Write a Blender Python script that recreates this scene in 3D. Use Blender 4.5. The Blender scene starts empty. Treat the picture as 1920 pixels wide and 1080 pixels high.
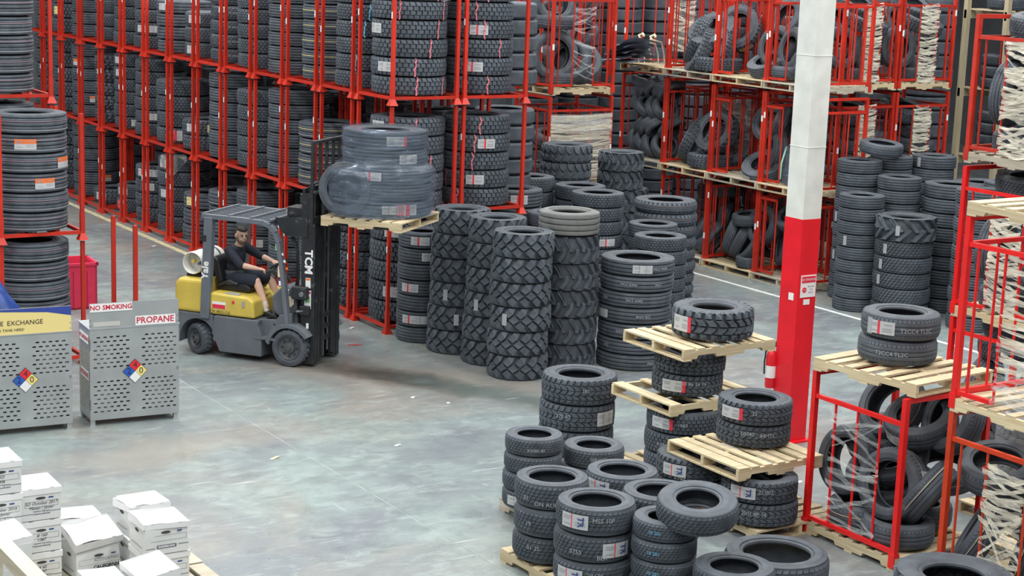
import bpy, math, random
from math import sin, cos, pi, radians, atan2, hypot
from mathutils import Vector, Matrix, Euler
random.seed(11)
SC = bpy.context.scene
COL = SC.collection

# ---------------------------------------------------------------- camera
F_PX, YAW, PITCH, ROLL, CAM_H = 3241.0, radians(56.91), radians(11.18), radians(2.12), 5.4
fwd = Vector((cos(YAW) * cos(PITCH), sin(YAW) * cos(PITCH), -sin(PITCH)))
rgt = Vector((sin(YAW), -cos(YAW), 0.0))
upv = rgt.cross(fwd)
rgt, upv = cos(ROLL) * rgt + sin(ROLL) * upv, -sin(ROLL) * rgt + cos(ROLL) * upv
cam_data = bpy.data.cameras.new('camera')
cam_data.sensor_width = 36.0
cam_data.lens = F_PX * 36.0 / 1920.0
cam_data.clip_end = 200
cam = bpy.data.objects.new('camera', cam_data)
COL.objects.link(cam)
cam.matrix_world = Matrix(((rgt.x, upv.x, -fwd.x, 0), (rgt.y, upv.y, -fwd.y, 0), (rgt.z, upv.z, -fwd.z, CAM_H), (0, 0, 0, 1)))
SC.camera = cam

# ---------------------------------------------------------------- world, lamps of the hall, exposure
SC.view_settings.view_transform = 'Standard'
SC.view_settings.look = 'None'
SC.view_settings.gamma = 1.0
SC.view_settings.use_curve_mapping = False
SC.view_settings.exposure = -0.30
world = bpy.data.worlds.new('warehouse_air')
SC.world = world
world.use_nodes = True
wb = world.node_tree.nodes['Background']
wb.inputs[0].default_value = (0.90, 0.95, 1.0, 1)
wb.inputs[1].default_value = 0.24
for ix in range(6):
    for iy in range(7):
        ld = bpy.data.lights.new('high_bay_lamp', 'AREA')
        ld.shape = 'RECTANGLE'
        ld.size, ld.size_y = 0.7, 2.4
        ld.energy = 300
        ld.color = (.98, 1.0, .985)
        lo = bpy.data.objects.new('high_bay_lamp', ld)
        lo.location = (-2 + ix * 5.0, 3 + iy * 5.2, 9.6)
        COL.objects.link(lo)

# ---------------------------------------------------------------- materials
MATS = {}
def new_mat(name):
    m = bpy.data.materials.new(name); m.use_nodes = True
    nt = m.node_tree
    return m, nt, nt.nodes['Principled BSDF']
def mat(name, col, rough=0.5, metal=0.0, noise=0.0, nscale=6.0, bump=0.0, bscale=60.0, spec=0.5, rnd=0.0, dirt=None, dirt_amt=0.5, dirt_scale=8.0, coat=0.0):
    """plain procedural paint / rubber / wood-free material: base colour with noise variation, per-object value variation, dirt patches and bump"""
    if name in MATS: return MATS[name]
    m, nt, b = new_mat(name); N, Lk = nt.nodes, nt.links
    b.inputs['Roughness'].default_value = rough; b.inputs['Metallic'].default_value = metal
    b.inputs['Specular IOR Level'].default_value = spec
    if coat: b.inputs['Coat Weight'].default_value = coat
    tc = N.new('ShaderNodeTexCoord')
    src = None
    if noise or rnd or dirt:
        base = N.new('ShaderNodeRGB'); base.outputs[0].default_value = (*col, 1); src = base.outputs[0]
        if noise:
            t = N.new('ShaderNodeTexNoise'); t.inputs['Scale'].default_value = nscale; t.inputs['Detail'].default_value = 6
            Lk.new(tc.outputs['Object'], t.inputs['Vector'])
            mr = N.new('ShaderNodeMapRange'); mr.inputs[1].default_value = .3; mr.inputs[2].default_value = .7
            mr.inputs[3].default_value = 1 - noise; mr.inputs[4].default_value = 1 + noise
            Lk.new(t.outputs[0], mr.inputs[0])
            h = N.new('ShaderNodeHueSaturation'); Lk.new(src, h.inputs['Color']); Lk.new(mr.outputs[0], h.inputs['Value']); src = h.outputs[0]
        if rnd:
            oi = N.new('ShaderNodeObjectInfo'); mr = N.new('ShaderNodeMapRange'); mr.inputs[3].default_value = 1 - rnd; mr.inputs[4].default_value = 1 + rnd
            Lk.new(oi.outputs['Random'], mr.inputs[0])
            h = N.new('ShaderNodeHueSaturation'); Lk.new(src, h.inputs['Color']); Lk.new(mr.outputs[0], h.inputs['Value']); src = h.outputs[0]
        if dirt:
            t = N.new('ShaderNodeTexNoise'); t.inputs['Scale'].default_value = dirt_scale; t.inputs['Detail'].default_value = 8; t.inputs['Roughness'].default_value = .7
            Lk.new(tc.outputs['Object'], t.inputs['Vector'])
            mr = N.new('ShaderNodeMapRange'); mr.inputs[1].default_value = 1 - dirt_amt; mr.inputs[2].default_value = 1 - dirt_amt + .12
            Lk.new(t.outputs[0], mr.inputs[0])
            mx = N.new('ShaderNodeMix'); mx.data_type = 'RGBA'; Lk.new(mr.outputs[0], mx.inputs[0]); Lk.new(src, mx.inputs[6]); mx.inputs[7].default_value = (*dirt, 1); src = mx.outputs[2]
        Lk.new(src, b.inputs['Base Color'])
    else:
        b.inputs['Base Color'].default_value = (*col, 1)
    if bump:
        t = N.new('ShaderNodeTexNoise'); t.inputs['Scale'].default_value = bscale; t.inputs['Detail'].default_value = 4
        Lk.new(tc.outputs['Object'], t.inputs['Vector'])
        bp = N.new('ShaderNodeBump'); bp.inputs['Strength'].default_value = bump; bp.inputs['Distance'].default_value = .01
        Lk.new(t.outputs[0], bp.inputs['Height']); Lk.new(bp.outputs[0], b.inputs['Normal'])
    MATS[name] = m
    return m
def wood_mat(name, c1, c2, axis=0):
    if name in MATS: return MATS[name]
    m, nt, b = new_mat(name); N, Lk = nt.nodes, nt.links
    b.inputs['Roughness'].default_value = .75
    tc = N.new('ShaderNodeTexCoord'); oi = N.new('ShaderNodeObjectInfo')
    mp = N.new('ShaderNodeMapping'); sc = [14, 14, 14]; sc[axis] = 0.9; mp.inputs['Scale'].default_value = sc
    ad = N.new('ShaderNodeVectorMath'); ad.operation = 'ADD'
    cb = N.new('ShaderNodeCombineXYZ'); mu = N.new('ShaderNodeMath'); mu.operation = 'MULTIPLY'; mu.inputs[1].default_value = 37
    Lk.new(oi.outputs['Random'], mu.inputs[0]); Lk.new(mu.outputs[0], cb.inputs[0]); Lk.new(mu.outputs[0], cb.inputs[1])
    Lk.new(tc.outputs['Object'], ad.inputs[0]); Lk.new(cb.outputs[0], ad.inputs[1]); Lk.new(ad.outputs[0], mp.inputs[0])
    t = N.new('ShaderNodeTexNoise'); t.inputs['Scale'].default_value = 2.2; t.inputs['Detail'].default_value = 8; t.inputs['Distortion'].default_value = .8
    Lk.new(mp.outputs[0], t.inputs['Vector'])
    r = N.new('ShaderNodeValToRGB'); r.color_ramp.elements[0].position = .3; r.color_ramp.elements[1].position = .72
    r.color_ramp.elements[0].color = (*c2, 1); r.color_ramp.elements[1].color = (*c1, 1)
    Lk.new(t.outputs[0], r.inputs[0])
    mr = N.new('ShaderNodeMapRange'); mr.inputs[3].default_value = .78; mr.inputs[4].default_value = 1.12; Lk.new(oi.outputs['Random'], mr.inputs[0])
    h = N.new('ShaderNodeHueSaturation'); Lk.new(r.outputs[0], h.inputs['Color']); Lk.new(mr.outputs[0], h.inputs['Value'])
    Lk.new(h.outputs[0], b.inputs['Base Color'])
    bp = N.new('ShaderNodeBump'); bp.inputs['Strength'].default_value = .25; bp.inputs['Distance'].default_value = .01
    Lk.new(t.outputs[0], bp.inputs['Height']); Lk.new(bp.outputs[0], b.inputs['Normal'])
    MATS[name] = m
    return m
def film_mat(name, tint, opac, rough=.12, scale=3, milky=.5, st=(1.5, 1.5, 16), bump=.9):
    """clear stretch film: wrinkled gloss over a mostly see-through sheet"""
    if name in MATS: return MATS[name]
    m, nt, b = new_mat(name); N, Lk = nt.nodes, nt.links
    out = N['Material Output']
    b.inputs['Base Color'].default_value = (*tint, 1); b.inputs['Roughness'].default_value = rough; b.inputs['Specular IOR Level'].default_value = .9
    tr = N.new('ShaderNodeBsdfTransparent'); mx = N.new('ShaderNodeMixShader')
    tc = N.new('ShaderNodeTexCoord'); mp = N.new('ShaderNodeMapping'); mp.inputs['Scale'].default_value = st
    Lk.new(tc.outputs['Object'], mp.inputs[0])
    t = N.new('ShaderNodeTexNoise'); t.inputs['Scale'].default_value = scale; t.inputs['Detail'].default_value = 5; t.inputs['Distortion'].default_value = 1.2
    Lk.new(mp.outputs[0], t.inputs['Vector'])
    mr = N.new('ShaderNodeMapRange'); mr.inputs[1].default_value = .35; mr.inputs[2].default_value = .7; mr.inputs[3].default_value = opac * (1 - milky); mr.inputs[4].default_value = min(1, opac * (1 + milky))
    Lk.new(t.outputs[0], mr.inputs[0]); Lk.new(mr.outputs[0], mx.inputs[0])
    bp = N.new('ShaderNodeBump'); bp.inputs['Strength'].default_value = bump; bp.inputs['Distance'].default_value = .02
    Lk.new(t.outputs[0], bp.inputs['Height']); Lk.new(bp.outputs[0], b.inputs['Normal'])
    Lk.new(tr.outputs[0], mx.inputs[1]); Lk.new(b.outputs[0], mx.inputs[2]); Lk.new(mx.outputs[0], out.inputs[0])
    MATS[name] = m
    return m

RUB = mat('tire_rubber', (.060, .070, .085), rough=.62, noise=.25, nscale=9, rnd=.10, bump=.15, bscale=90)
RUBT = mat('tread_rubber', (.066, .079, .097), rough=.66, noise=.30, nscale=7, rnd=.10, bump=.25, bscale=70)
RUB_OLD = mat('weathered_rubber', (.150, .155, .150), rough=.8, noise=.2, rnd=.1)
RED = mat('rack_red_paint', (.50, .022, .008), rough=.42, noise=.14, nscale=5, rnd=.14, dirt=(.20, .03, .02), dirt_amt=.40, dirt_scale=11)
RED2 = mat('cage_red_paint', (.46, .022, .009), rough=.45, noise=.2, nscale=5, rnd=.2, dirt=(.50, .40, .36), dirt_amt=.33, dirt_scale=16)
WOOD = wood_mat('pallet_wood', (.68, .58, .39), (.50, .39, .23), 0)
WOODY = wood_mat('pallet_stringer_wood', (.70, .60, .40), (.52, .40, .23), 0)
WOODG = wood_mat('weathered_pallet_wood', (.55, .50, .40), (.36, .31, .23), 0)
BLACK = mat('black_plastic', (.012, .012, .013), rough=.45)
WHITE = mat('white_paper', (.80, .80, .80), rough=.6)
GREYP = mat('grey_print', (.33, .34, .36), rough=.6)
REDP = mat('red_print', (.70, .03, .06), rough=.5)
PINK = mat('pink_ribbon', (.66, .17, .21), rough=.5)
ORANGE = mat('orange_print', (.80, .16, .02), rough=.5)
NAVY = mat('navy_print', (.02, .05, .22), rough=.5)
PURPLE = mat('purple_print', (.17, .06, .42), rough=.5)
YELP = mat('yellow_print', (.74, .62, .24), rough=.5)
BLUEC = mat('blue_chalk', (.18, .50, .72), rough=.8)
STKW = mat('sticker_white', (.48, .49, .50), rough=.45)
CHALK = mat('white_chalk', (.36, .38, .40), rough=.9)
INK = mat('black_ink', (.02, .02, .03), rough=.6)
FILM = film_mat('stretch_film', (.80, .83, .82), .24, bump=.4)
FILMB = film_mat('stretch_film_beige', (.80, .75, .62), .62, scale=4, rough=.16, bump=.35)
FILMS = film_mat('stretch_film_sheet', (.80, .78, .70), .22, scale=3, rough=.14, bump=.5)
FILMM = film_mat('stretch_film_load', (.13, .17, .23), .42, rough=.10, scale=1.8, milky=.5, st=(1.2, 1.2, 8), bump=1.0)

# ---------------------------------------------------------------- mesh helpers
class MB:
    def __init__(s): s.v, s.f, s.m = [], [], []
    def add(s, vs, fs, mi=0):
        o = len(s.v); s.v += [tuple(v) for v in vs]; s.f += [tuple(i + o for i in f) for f in fs]; s.m += [mi] * len(fs); return s
    def box(s, x0, x1, y0, y1, z0, z1, mi=0, M=None):
        vs = [Vector((x, y, z)) for z in (z0, z1) for y in (y0, y1) for x in (x0, x1)]
        if M: vs = [M @ v for v in vs]
        return s.add(vs, [(0, 2, 3, 1), (4, 5, 7, 6), (0, 1, 5, 4), (2, 6, 7, 3), (0, 4, 6, 2), (1, 3, 7, 5)], mi)
    def bar(s, p, q, w, h=None, mi=0, up=(0, 0, 1)):
        h = h or w; p, q = Vector(p), Vector(q); d = (q - p).normalized(); u = Vector(up)
        if abs(d.dot(u)) > .98: u = Vector((1, 0, 0))
        a = d.cross(u).normalized(); b = a.cross(d).normalized()
        vs = [c + a * (i * w / 2) + b * (j * h / 2) for c in (p, q) for i, j in ((-1, -1), (1, -1), (1, 1), (-1, 1))]
        return s.add(vs, [(0, 1, 2, 3), (7, 6, 5, 4), (0, 4, 5, 1), (1, 5, 6, 2), (2, 6, 7, 3), (3, 7, 4, 0)], mi)
    def tube(s, pts, r, n=8, mi=0, cap=True, closed=False):
        pts = [Vector(p) for p in pts]; rs = r if isinstance(r, (list, tuple)) else [r] * len(pts)
        vs, fs, prev = [], [], None; m = len(pts)
        for i, p in enumerate(pts):
            if closed: d = pts[(i + 1) % m] - pts[i - 1]
            else: d = pts[min(i + 1, m - 1)] - pts[max(i - 1, 0)]
            d.normalize()
            a = prev if prev else (Vector((0, 0, 1)) if abs(d.z) < .9 else Vector((1, 0, 0)))
            a = (a - d * a.dot(d)).normalized(); b = d.cross(a); prev = a
            vs += [p + (a * cos(2 * pi * k / n) + b * sin(2 * pi * k / n)) * rs[i] for k in range(n)]
        for i in range(m if closed else m - 1):
            for k in range(n):
                j = (i + 1) % m
                fs.append((i * n + k, i * n + (k + 1) % n, j * n + (k + 1) % n, j * n + k))
        if cap and not closed: fs += [tuple(range(n - 1, -1, -1)), tuple(range((m - 1) * n, m * n))]
        return s.add(vs, fs, mi)
    def lathe(s, prof, n=24, mi=0, M=None, closed=False, ang=2 * pi, a0=0.0):
        vs, fs = [], []; m = len(prof); full = abs(ang - 2 * pi) < 1e-6; cols = n if full else n + 1
        for k in range(cols):
            a = a0 + ang * k / n
            vs += [Vector((r * cos(a), r * sin(a), z)) for r, z in prof]
        if M: vs = [M @ v for v in vs]
        for k in range(n):
            k2 = (k + 1) % cols
            for i in range(m if closed else m - 1):
                j = (i + 1) % m
                fs.append((k * m + i, k2 * m + i, k2 * m + j, k * m + j))
        return s.add(vs, fs, mi)
    def prism(s, poly, z0, z1, mi=0, M=None):
        n = len(poly); vs = [Vector((x, y, z)) for z in (z0, z1) for x, y in poly]
        if M: vs = [M @ v for v in vs]
        return s.add(vs, [tuple(range(n - 1, -1, -1)), tuple(range(n, 2 * n))] + [(i, (i + 1) % n, n + (i + 1) % n, n + i) for i in range(n)], mi)
    def grid(s, fn, nu, nv, mi=0):
        vs = [fn(i / nu, j / nv) for j in range(nv + 1) for i in range(nu + 1)]
        fs = [(j * (nu + 1) + i, j * (nu + 1) + i + 1, (j + 1) * (nu + 1) + i + 1, (j + 1) * (nu + 1) + i) for j in range(nv) for i in range(nu)]
        return s.add(vs, fs, mi)
    def mesh(s, name, mats, smooth=False, angle=40):
        me = bpy.data.meshes.new(name); me.from_pydata(s.v, [], s.f)
        for m in (mats if isinstance(mats, (list, tuple)) else [mats]): me.materials.append(m)
        if any(s.m): me.polygons.foreach_set('material_index', s.m)
        me.validate(); me.update()
        if smooth:
            me.polygons.foreach_set('use_smooth', [True] * len(me.polygons))
            try: me.set_sharp_from_angle(angle=radians(angle))
            except Exception: pass
        return me
    def build(s, name, mats, parent=None, smooth=False, loc=None, rot=None, angle=40):
        return link(name, s.mesh(name, mats, smooth, angle), parent, loc, rot)
def link(name, data, parent=None, loc=None, rot=None):
    o = bpy.data.objects.new(name, data); COL.objects.link(o)
    if parent: o.parent = parent
    if loc is not None: o.location = loc
    if rot is not None: o.rotation_euler = rot
    return o
def tag(o, label=None, cat=None, group=None, kind=None):
    if label: o['label'] = label
    if cat: o['category'] = cat
    if group: o['group'] = group
    if kind: o['kind'] = kind
    return o
def thing(name, label, cat, loc=(0, 0, 0), rz=0.0, group=None):
    return tag(link(name, None, None, loc, (0, 0, rz)), label, cat, group)
MC = {}
def cached(key, fn):
    if key not in MC: MC[key] = fn()
    return MC[key]
def boxmesh(sx, sy, sz, m, name='box'):
    """box centred in x,y with its base at z = 0, shared between alike pieces"""
    return cached(('box', round(sx, 3), round(sy, 3), round(sz, 3), m.name), lambda: MB().box(-sx / 2, sx / 2, -sy / 2, sy / 2, 0, sz).mesh(name, m))
def text_mb(s, size, mb=None, M=None, mi=0, align='CENTER', bold=0.0, shear=0.0):
    """letter outlines as flat faces in the xy plane, transformed by M (a matrix or a function)"""
    cu = bpy.data.curves.new('lettering', 'FONT'); cu.body = s; cu.size = size; cu.align_x = 'LEFT'; cu.align_y = 'CENTER'; cu.offset = bold; cu.shear = shear
    cu.resolution_u = 2
    ob = bpy.data.objects.new('lettering', cu); me = bpy.data.meshes.new_from_object(ob)
    vs = [v.co.copy() for v in me.vertices]
    if vs and align != 'LEFT':
        xa, xb = min(v.x for v in vs), max(v.x for v in vs); dx = -(xa + xb) / 2 if align == 'CENTER' else -xb
        for v in vs: v.x += dx
    if M is not None: vs = [(M @ v if isinstance(M, Matrix) else M(v)) for v in vs]
    mb = mb or MB(); mb.add(vs, [tuple(p.vertices) for p in me.polygons], mi)
    bpy.data.objects.remove(ob); bpy.data.curves.remove(cu); bpy.data.meshes.remove(me)
    return mb
ORD = ['bottom', 'second', 'third', 'fourth', 'fifth', 'sixth', 'seventh', 'eighth', 'ninth', 'tenth', 'eleventh', 'twelfth', 'thirteenth']
NTH = ['first', 'second', 'third', 'fourth', 'fifth', 'sixth', 'seventh', 'eighth', 'ninth', 'tenth', 'eleventh', 'twelfth', 'thirteenth', 'fourteenth']
def ordn(i, n): return 'top' if i == n - 1 and n > 1 else (ORD[i] + ' up' if i else ORD[0])
# ---------------------------------------------------------------- tires
# tread styles: rows of blocks (v0, v1, skew, offset, fill) repeated n times round the crown; v runs -1..1 across the tread, beyond 1 it wraps on to the shoulder
def rows(*r): return list(r)
STY = {
 'rib':     dict(adj='ribbed', ribs=5, n=0, depth=.020, tw=.86),
 'trib':    dict(adj='thin ribbed trailer', ribs=4, n=0, depth=.020, tw=.84),
 'pass':    dict(adj='road tread', ribs=3, n=54, depth=.010, tw=.80, rows=rows((-1.25, -.62, .25, 0, .78), (.62, 1.25, -.25, .4, .78)), mid=.60),
 'block':   dict(adj='block tread', n=46, depth=.016, tw=.84, rows=rows((-1.08, -.64, 0, 0, .82), (-.58, -.23, 0, .5, .82), (-.17, .17, 0, 0, .82), (.23, .58, 0, .5, .82), (.64, 1.08, 0, 0, .82))),
 'drive':   dict(adj='deep block tread', n=40, depth=.020, tw=.86, hexa=True, rows=rows((-1.1, -.56, .2, 0, .80), (-.52, -.02, 0, .5, .80), (.02, .52, 0, 0, .80), (.56, 1.1, -.2, .5, .80))),
 'turf':    dict(adj='fine diagonal brick tread', n=44, depth=.016, tw=.88, rows=rows(*[(-1.15 + i * .385, -1.15 + i * .385 + .33, .55, i * .45, .74) for i in range(6)])),
 'at':      dict(adj='all-terrain', n=34, depth=.018, tw=.86, hexa=True, rows=rows((-1.35, -.66, .35, 0, .74), (-.60, -.22, -.55, .45, .80), (-.18, .18, .5, .1, .78), (.22, .60, -.55, .6, .80), (.66, 1.35, .35, .3, .74))),
 'lt':      dict(adj='light truck', n=46, depth=.012, tw=.84, rows=rows((-1.3, -.66, .35, 0, .80), (-.62, -.28, .6, .3, .86), (-.24, .0, .5, .7, .86), (.04, .30, .5, .2, .86), (.34, .64, .6, .5, .86), (.68, 1.3, .35, .1, .80))),
 'mud':     dict(adj='chunky mud-terrain', n=24, depth=.034, tw=.84, hexa=True, rows=rows((-1.55, -.62, .15, 0, .66), (-.55, -.05, .5, .4, .74), (.05, .55, -.5, .0, .74), (.62, 1.55, -.15, .5, .66))),
 'notch':   dict(adj='notched-shoulder', ribs=3, n=40, depth=.020, tw=.84, rows=rows((-1.3, -.55, 0, 0, .62), (.55, 1.3, 0, .5, .62)), mid=.52),
 'loader':  dict(adj='chunky diamond-lug loader', n=15, depth=.046, tw=.90, polys=[
      [(.06, 0), (.47, -.40), (.94, 0), (.53, .40)],
      [(.02, .12), (.40, .50), (.62, 1.0), (.66, 1.5), (.06, 1.5), (.02, 1.0), (-.38, .48)],
      [(-.02, -.12), (.38, -.48), (.62, -1.0), (.66, -1.5), (.06, -1.5), (.02, -1.0), (-.42, -.50)]]),
 'rock':    dict(adj='rock-lug loader', n=20, depth=.024, tw=.90, polys=[
      [(.0, -1.4), (.78, -1.4), (.78, -.9), (.95, -.45), (.62, -.06), (.28, -.30), (.0, -.8)],
      [(.45, 1.4), (1.23, 1.4), (1.23, .9), (1.36, .40), (1.05, .02), (.70, .24), (.45, .8)]]),
 'chev':    dict(adj='chevron-lug loader', n=15, depth=.046, tw=.92, polys=[
      [(.0, -1.45), (.40, -1.45), (.42, -1.0), (.86, -.25), (.86, .12), (.60, .12), (.58, -.18), (.10, -.85)],
      [(.50, 1.45), (.90, 1.45), (.92, 1.0), (1.36, .25), (1.36, -.12), (1.10, -.12), (1.08, .18), (.60, .85)]]),
 'ag':      dict(adj='tractor bar-lug', n=12, depth=.055, tw=.92, polys=[
      [(.0, -1.45), (.32, -1.45), (.36, -1.05), (1.12, .06), (1.0, .16), (.86, .16), (.04, -.95)],
      [(.50, 1.45), (.82, 1.45), (.86, 1.05), (1.62, -.06), (1.5, -.16), (1.36, -.16), (.54, .95)]]),
}
def crown(v, R, W, tw):
    a = abs(v); sg = 1 if v >= 0 else -1; h = tw * W / 2
    if a <= 1: return R - .016 * R * a * a, v * h
    t = a - 1
    return R - .016 * R - t * .10 * R - t * t * .05 * R, sg * (h + t * (W * .49 - h) * 1.6)
def tire_meshes(style, R, W, rim, old=False):
    key = ('tire', style, round(R, 3), round(W, 3), round(rim, 2), old)
    if key in MC: return MC[key]
    st = STY[style]; d = st['depth'] * R / .45 * 1.15; tw = st['tw']; Rb = R - d; rr = R * rim; S = R - rr
    seg = 56
    up = [(rr + .012, .30 * W), (rr, .36 * W), (rr + .004, .42 * W), (rr + .022, .455 * W), (rr + .030, .440 * W), (rr + .18 * S, .470 * W), (rr + .22 * S, .490 * W), (rr + .42 * S, .5 * W),
          (rr + .58 * S, .495 * W), (rr + .60 * S, .485 * W), (rr + .74 * S, .470 * W), (R - .13 * S, (tw + .05) * W / 2), (Rb - .012 * R, tw * W / 2)]
    inn = [(R - .10 * R - .01, 0.0), (R - .11 * R - .01, .30 * W), (rr + .55 * S, .43 * W), (rr + .25 * S, .42 * W)]
    prof = [(r, z) for r, z in up] + [(Rb, .3 * tw * W), (Rb, -.3 * tw * W)] + [(r, -z) for r, z in reversed(up)] + [(r, -z) for r, z in reversed(inn[1:])] + [inn[0]] + [(r, z) for r, z in inn[1:]]
    cas = MB().lathe(prof[::-1], seg, closed=True).mesh('tire', RUB_OLD if old else RUB, True, 35)
    mb = MB()
    if st.get('ribs'):
        k = st['ribs']; lim = st.get('mid', 1.12); p = []
        n2 = 2 * k - 1; wv = 2 * lim / (k + (k - 1) * .26); v = -lim
        p.append((crown(-lim, R, W, tw)[0] - d, crown(-lim, R, W, tw)[1]))
        for i in range(k):
            for vv in (v, v + .06, v + wv / 2, v + wv - .06, v + wv):
                r_, z_ = crown(vv, R, W, tw); p.append((r_ - (.006 * R if vv in (v, v + wv) else 0), z_))
            if i < k - 1:
                for vv in (v + wv + .02, v + wv * 1.26 - .02):
                    r_, z_ = crown(vv, R, W, tw); p.append((r_ - d, z_))
            v += wv * 1.26
        p.append((crown(lim, R, W, tw)[0] - d, crown(lim, R, W, tw)[1]))
        mb.lathe(p, seg)
    n = st['n']
    polys = list(st.get('polys', []))
    for (v0, v1, sk, off, fill) in st.get('rows', []):
        if st.get('hexa'):
            vm = (v0 + v1) / 2; hx = .10
            polys.append([(off, v0), (off + fill, v0), (off + fill + sk / 2 + hx, vm), (off + fill + sk, v1), (off + sk, v1), (off + sk / 2 + hx, vm)])
        else:
            polys.append([(off, v0), (off + fill, v0), (off + fill + sk, v1), (off + sk, v1)])
    for i in range(n):
        for pl in polys:
            m = len(pl); top, bot = [], []; cu = sum(u for u, _ in pl) / m; cv = sum(v for _, v in pl) / m
            for u, v in pl:
                for k, lst in ((1, top), (0, bot)):
                    g = .93 if k else 1.05
                    uu, vv = cu + (u - cu) * g, cv + (v - cv) * (g if abs(v) < 1.2 else 1)
                    r_, z_ = crown(vv, R, W, tw)
                    if not k: r_ -= d * 1.25
                    elif abs(vv) > 1.2: r_ -= .012 * R
                    a = 2 * pi * (i + uu) / n
                    lst.append((r_ * cos(a), r_ * sin(a), z_))
            # orientation: make the top face look outward
            ar = sum(pl[k][0] * pl[(k + 1) % m][1] - pl[(k + 1) % m][0] * pl[k][1] for k in range(m))
            if ar < 0: top.reverse(); bot.reverse()
            mb.add(bot + top, [tuple(range(m, 2 * m))] + [(k, (k + 1) % m, m + (k + 1) % m, m + k) for k in range(m)])
    tre = mb.mesh('tread', RUB_OLD if old else RUBT, n == 0 or False, 30)
    MC[key] = (cas, tre)
    return MC[key]
# stickers on the tread: columns of (width share, material index)
STK = {'white': [(.30, 0), (.06, 1), (.30, 0), (.04, 1), (.30, 0)], 'red': [(.36, 0), (.10, 2), (.08, 0), (.46, 0)], 'redend': [(.85, 0), (.15, 2)], 'orange': [(1, 3)],
       'tr': [(.40, 0), (.04, 2), (.56, 0)], 'pinkb': [(.30, 2), (.12, 0), (.20, 2), (.38, 0)], 'purple': [(.70, 5), (.30, 0)], 'yellow': [(.75, 6), (.25, 0)], 'grey': [(1, 1)]}
def sticker_mesh(kind, R, W):
    key = ('stk', kind, round(R, 2), round(W, 2))
    def make():
        mb = MB(); arc = (.26 if kind != 'grey' else .065); w = arc / R; h = W * (.26 if kind != 'pinkb' else .32) if kind != 'grey' else .075; r = R + .004
        a = -w / 2
        for fr, mi in STK[kind]:
            a2 = a + w * fr
            for q in range(3):
                b0, b1 = a + (a2 - a) * q / 3, a + (a2 - a) * (q + 1) / 3
                mb.add([(r * cos(b0), r * sin(b0), -h), (r * cos(b1), r * sin(b1), -h), (r * cos(b1), r * sin(b1), h), (r * cos(b0), r * sin(b0), h)], [(0, 1, 2, 3)], mi)
            a = a2
        if kind == 'orange':
            r2 = r + .002
            for q in range(4):
                b0, b1 = -w / 2 + w * q / 4, -w / 2 + w * (q + 1) / 4
                mb.add([(r2 * cos(b0), r2 * sin(b0), -h), (r2 * cos(b1), r2 * sin(b1), -h), (r2 * cos(b1), r2 * sin(b1), h * .1), (r2 * cos(b0), r2 * sin(b0), h * .1)], [(0, 1, 2, 3)], 0)
        r3 = r + .003   # small print: dark lines
        for j, (zz, l0, l1) in enumerate(((.55, -.42, -.1), (.25, -.42, -.15), (-.1, .05, .4), (-.45, .05, .42), (.5, .1, .4), (-.5, -.4, -.12))):
            if kind in ('grey',): break
            for q in range(2):
                b0, b1 = w * (l0 + (l1 - l0) * q / 2), w * (l0 + (l1 - l0) * (q + 1) / 2)
                mb.add([(r3 * cos(b0), r3 * sin(b0), h * (zz - .06)), (r3 * cos(b1), r3 * sin(b1), h * (zz - .06)), (r3 * cos(b1), r3 * sin(b1), h * (zz + .06)), (r3 * cos(b0), r3 * sin(b0), h * (zz + .06))], [(0, 1, 2, 3)], 7)
        if kind == 'tr': text_mb('TR', h * 1.15, mb, lambda v: Vector((r3 * cos(w * .24 + v.y / R), r3 * sin(w * .24 + v.y / R), -v.x)), 4, bold=.002)
        return mb.mesh('label_sticker', [STKW, GREYP, REDP, ORANGE, NAVY, PURPLE, YELP, GREYP])
    return cached(key, make)
def ribbon_mesh(R, W, m):
    def make():
        rnd = random.Random(round(R * 1000 + W * 77)); mb = MB(); k = 8; vs = []
        for i in range(k + 1):
            z = W * (.52 - 1.0 * i / k); r = R + .008 + .012 * rnd.random(); a = .02 * rnd.uniform(-1, 1) + .05 * sin(i * .8) / R * .2
            wd = .012 / R * (1 - .3 * rnd.random())
            vs += [(r * cos(a - wd), r * sin(a - wd), z), (r * cos(a + wd), r * sin(a + wd), z)]
        mb.add(vs, [(2 * i, 2 * i + 1, 2 * i + 3, 2 * i + 2) for i in range(k)])
        return mb.mesh('ribbon', m)
    return cached(('rib', round(R, 2), round(W, 2), m.name), make)
def stripe_mesh(R, W, zf, m):
    """thin painted line round the tread"""
    return cached(('stripe', round(R, 2), round(W, 2), zf, m.name), lambda: MB().lathe([(R + .003, W * zf - .004), (R + .003, W * zf + .004)], 56).mesh('tread_stripe', m))
def chalk_mesh(txt, R, W, m, size=.055):
    def make():
        f = lambda v: Vector(((R + .004) * cos(v.x / R), (R + .004) * sin(v.x / R), v.y))
        return text_mb(txt, size, M=f, bold=.0).mesh('chalk_writing', m)
    return cached(('chalk', txt, round(R, 2), m.name), make)
GROUPS = {}
KIND = {'rib': 'ribbed_tire', 'trib': 'trailer_tire', 'pass': 'road_tire', 'block': 'block_tread_tire', 'drive': 'drive_axle_tire', 'turf': 'turf_tire', 'at': 'all_terrain_tire', 'lt': 'light_truck_tire', 'mud': 'mud_tire', 'notch': 'bus_tire', 'loader': 'loader_tire', 'rock': 'loader_tire', 'chev': 'loader_tire', 'ag': 'tractor_tire'}
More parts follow.
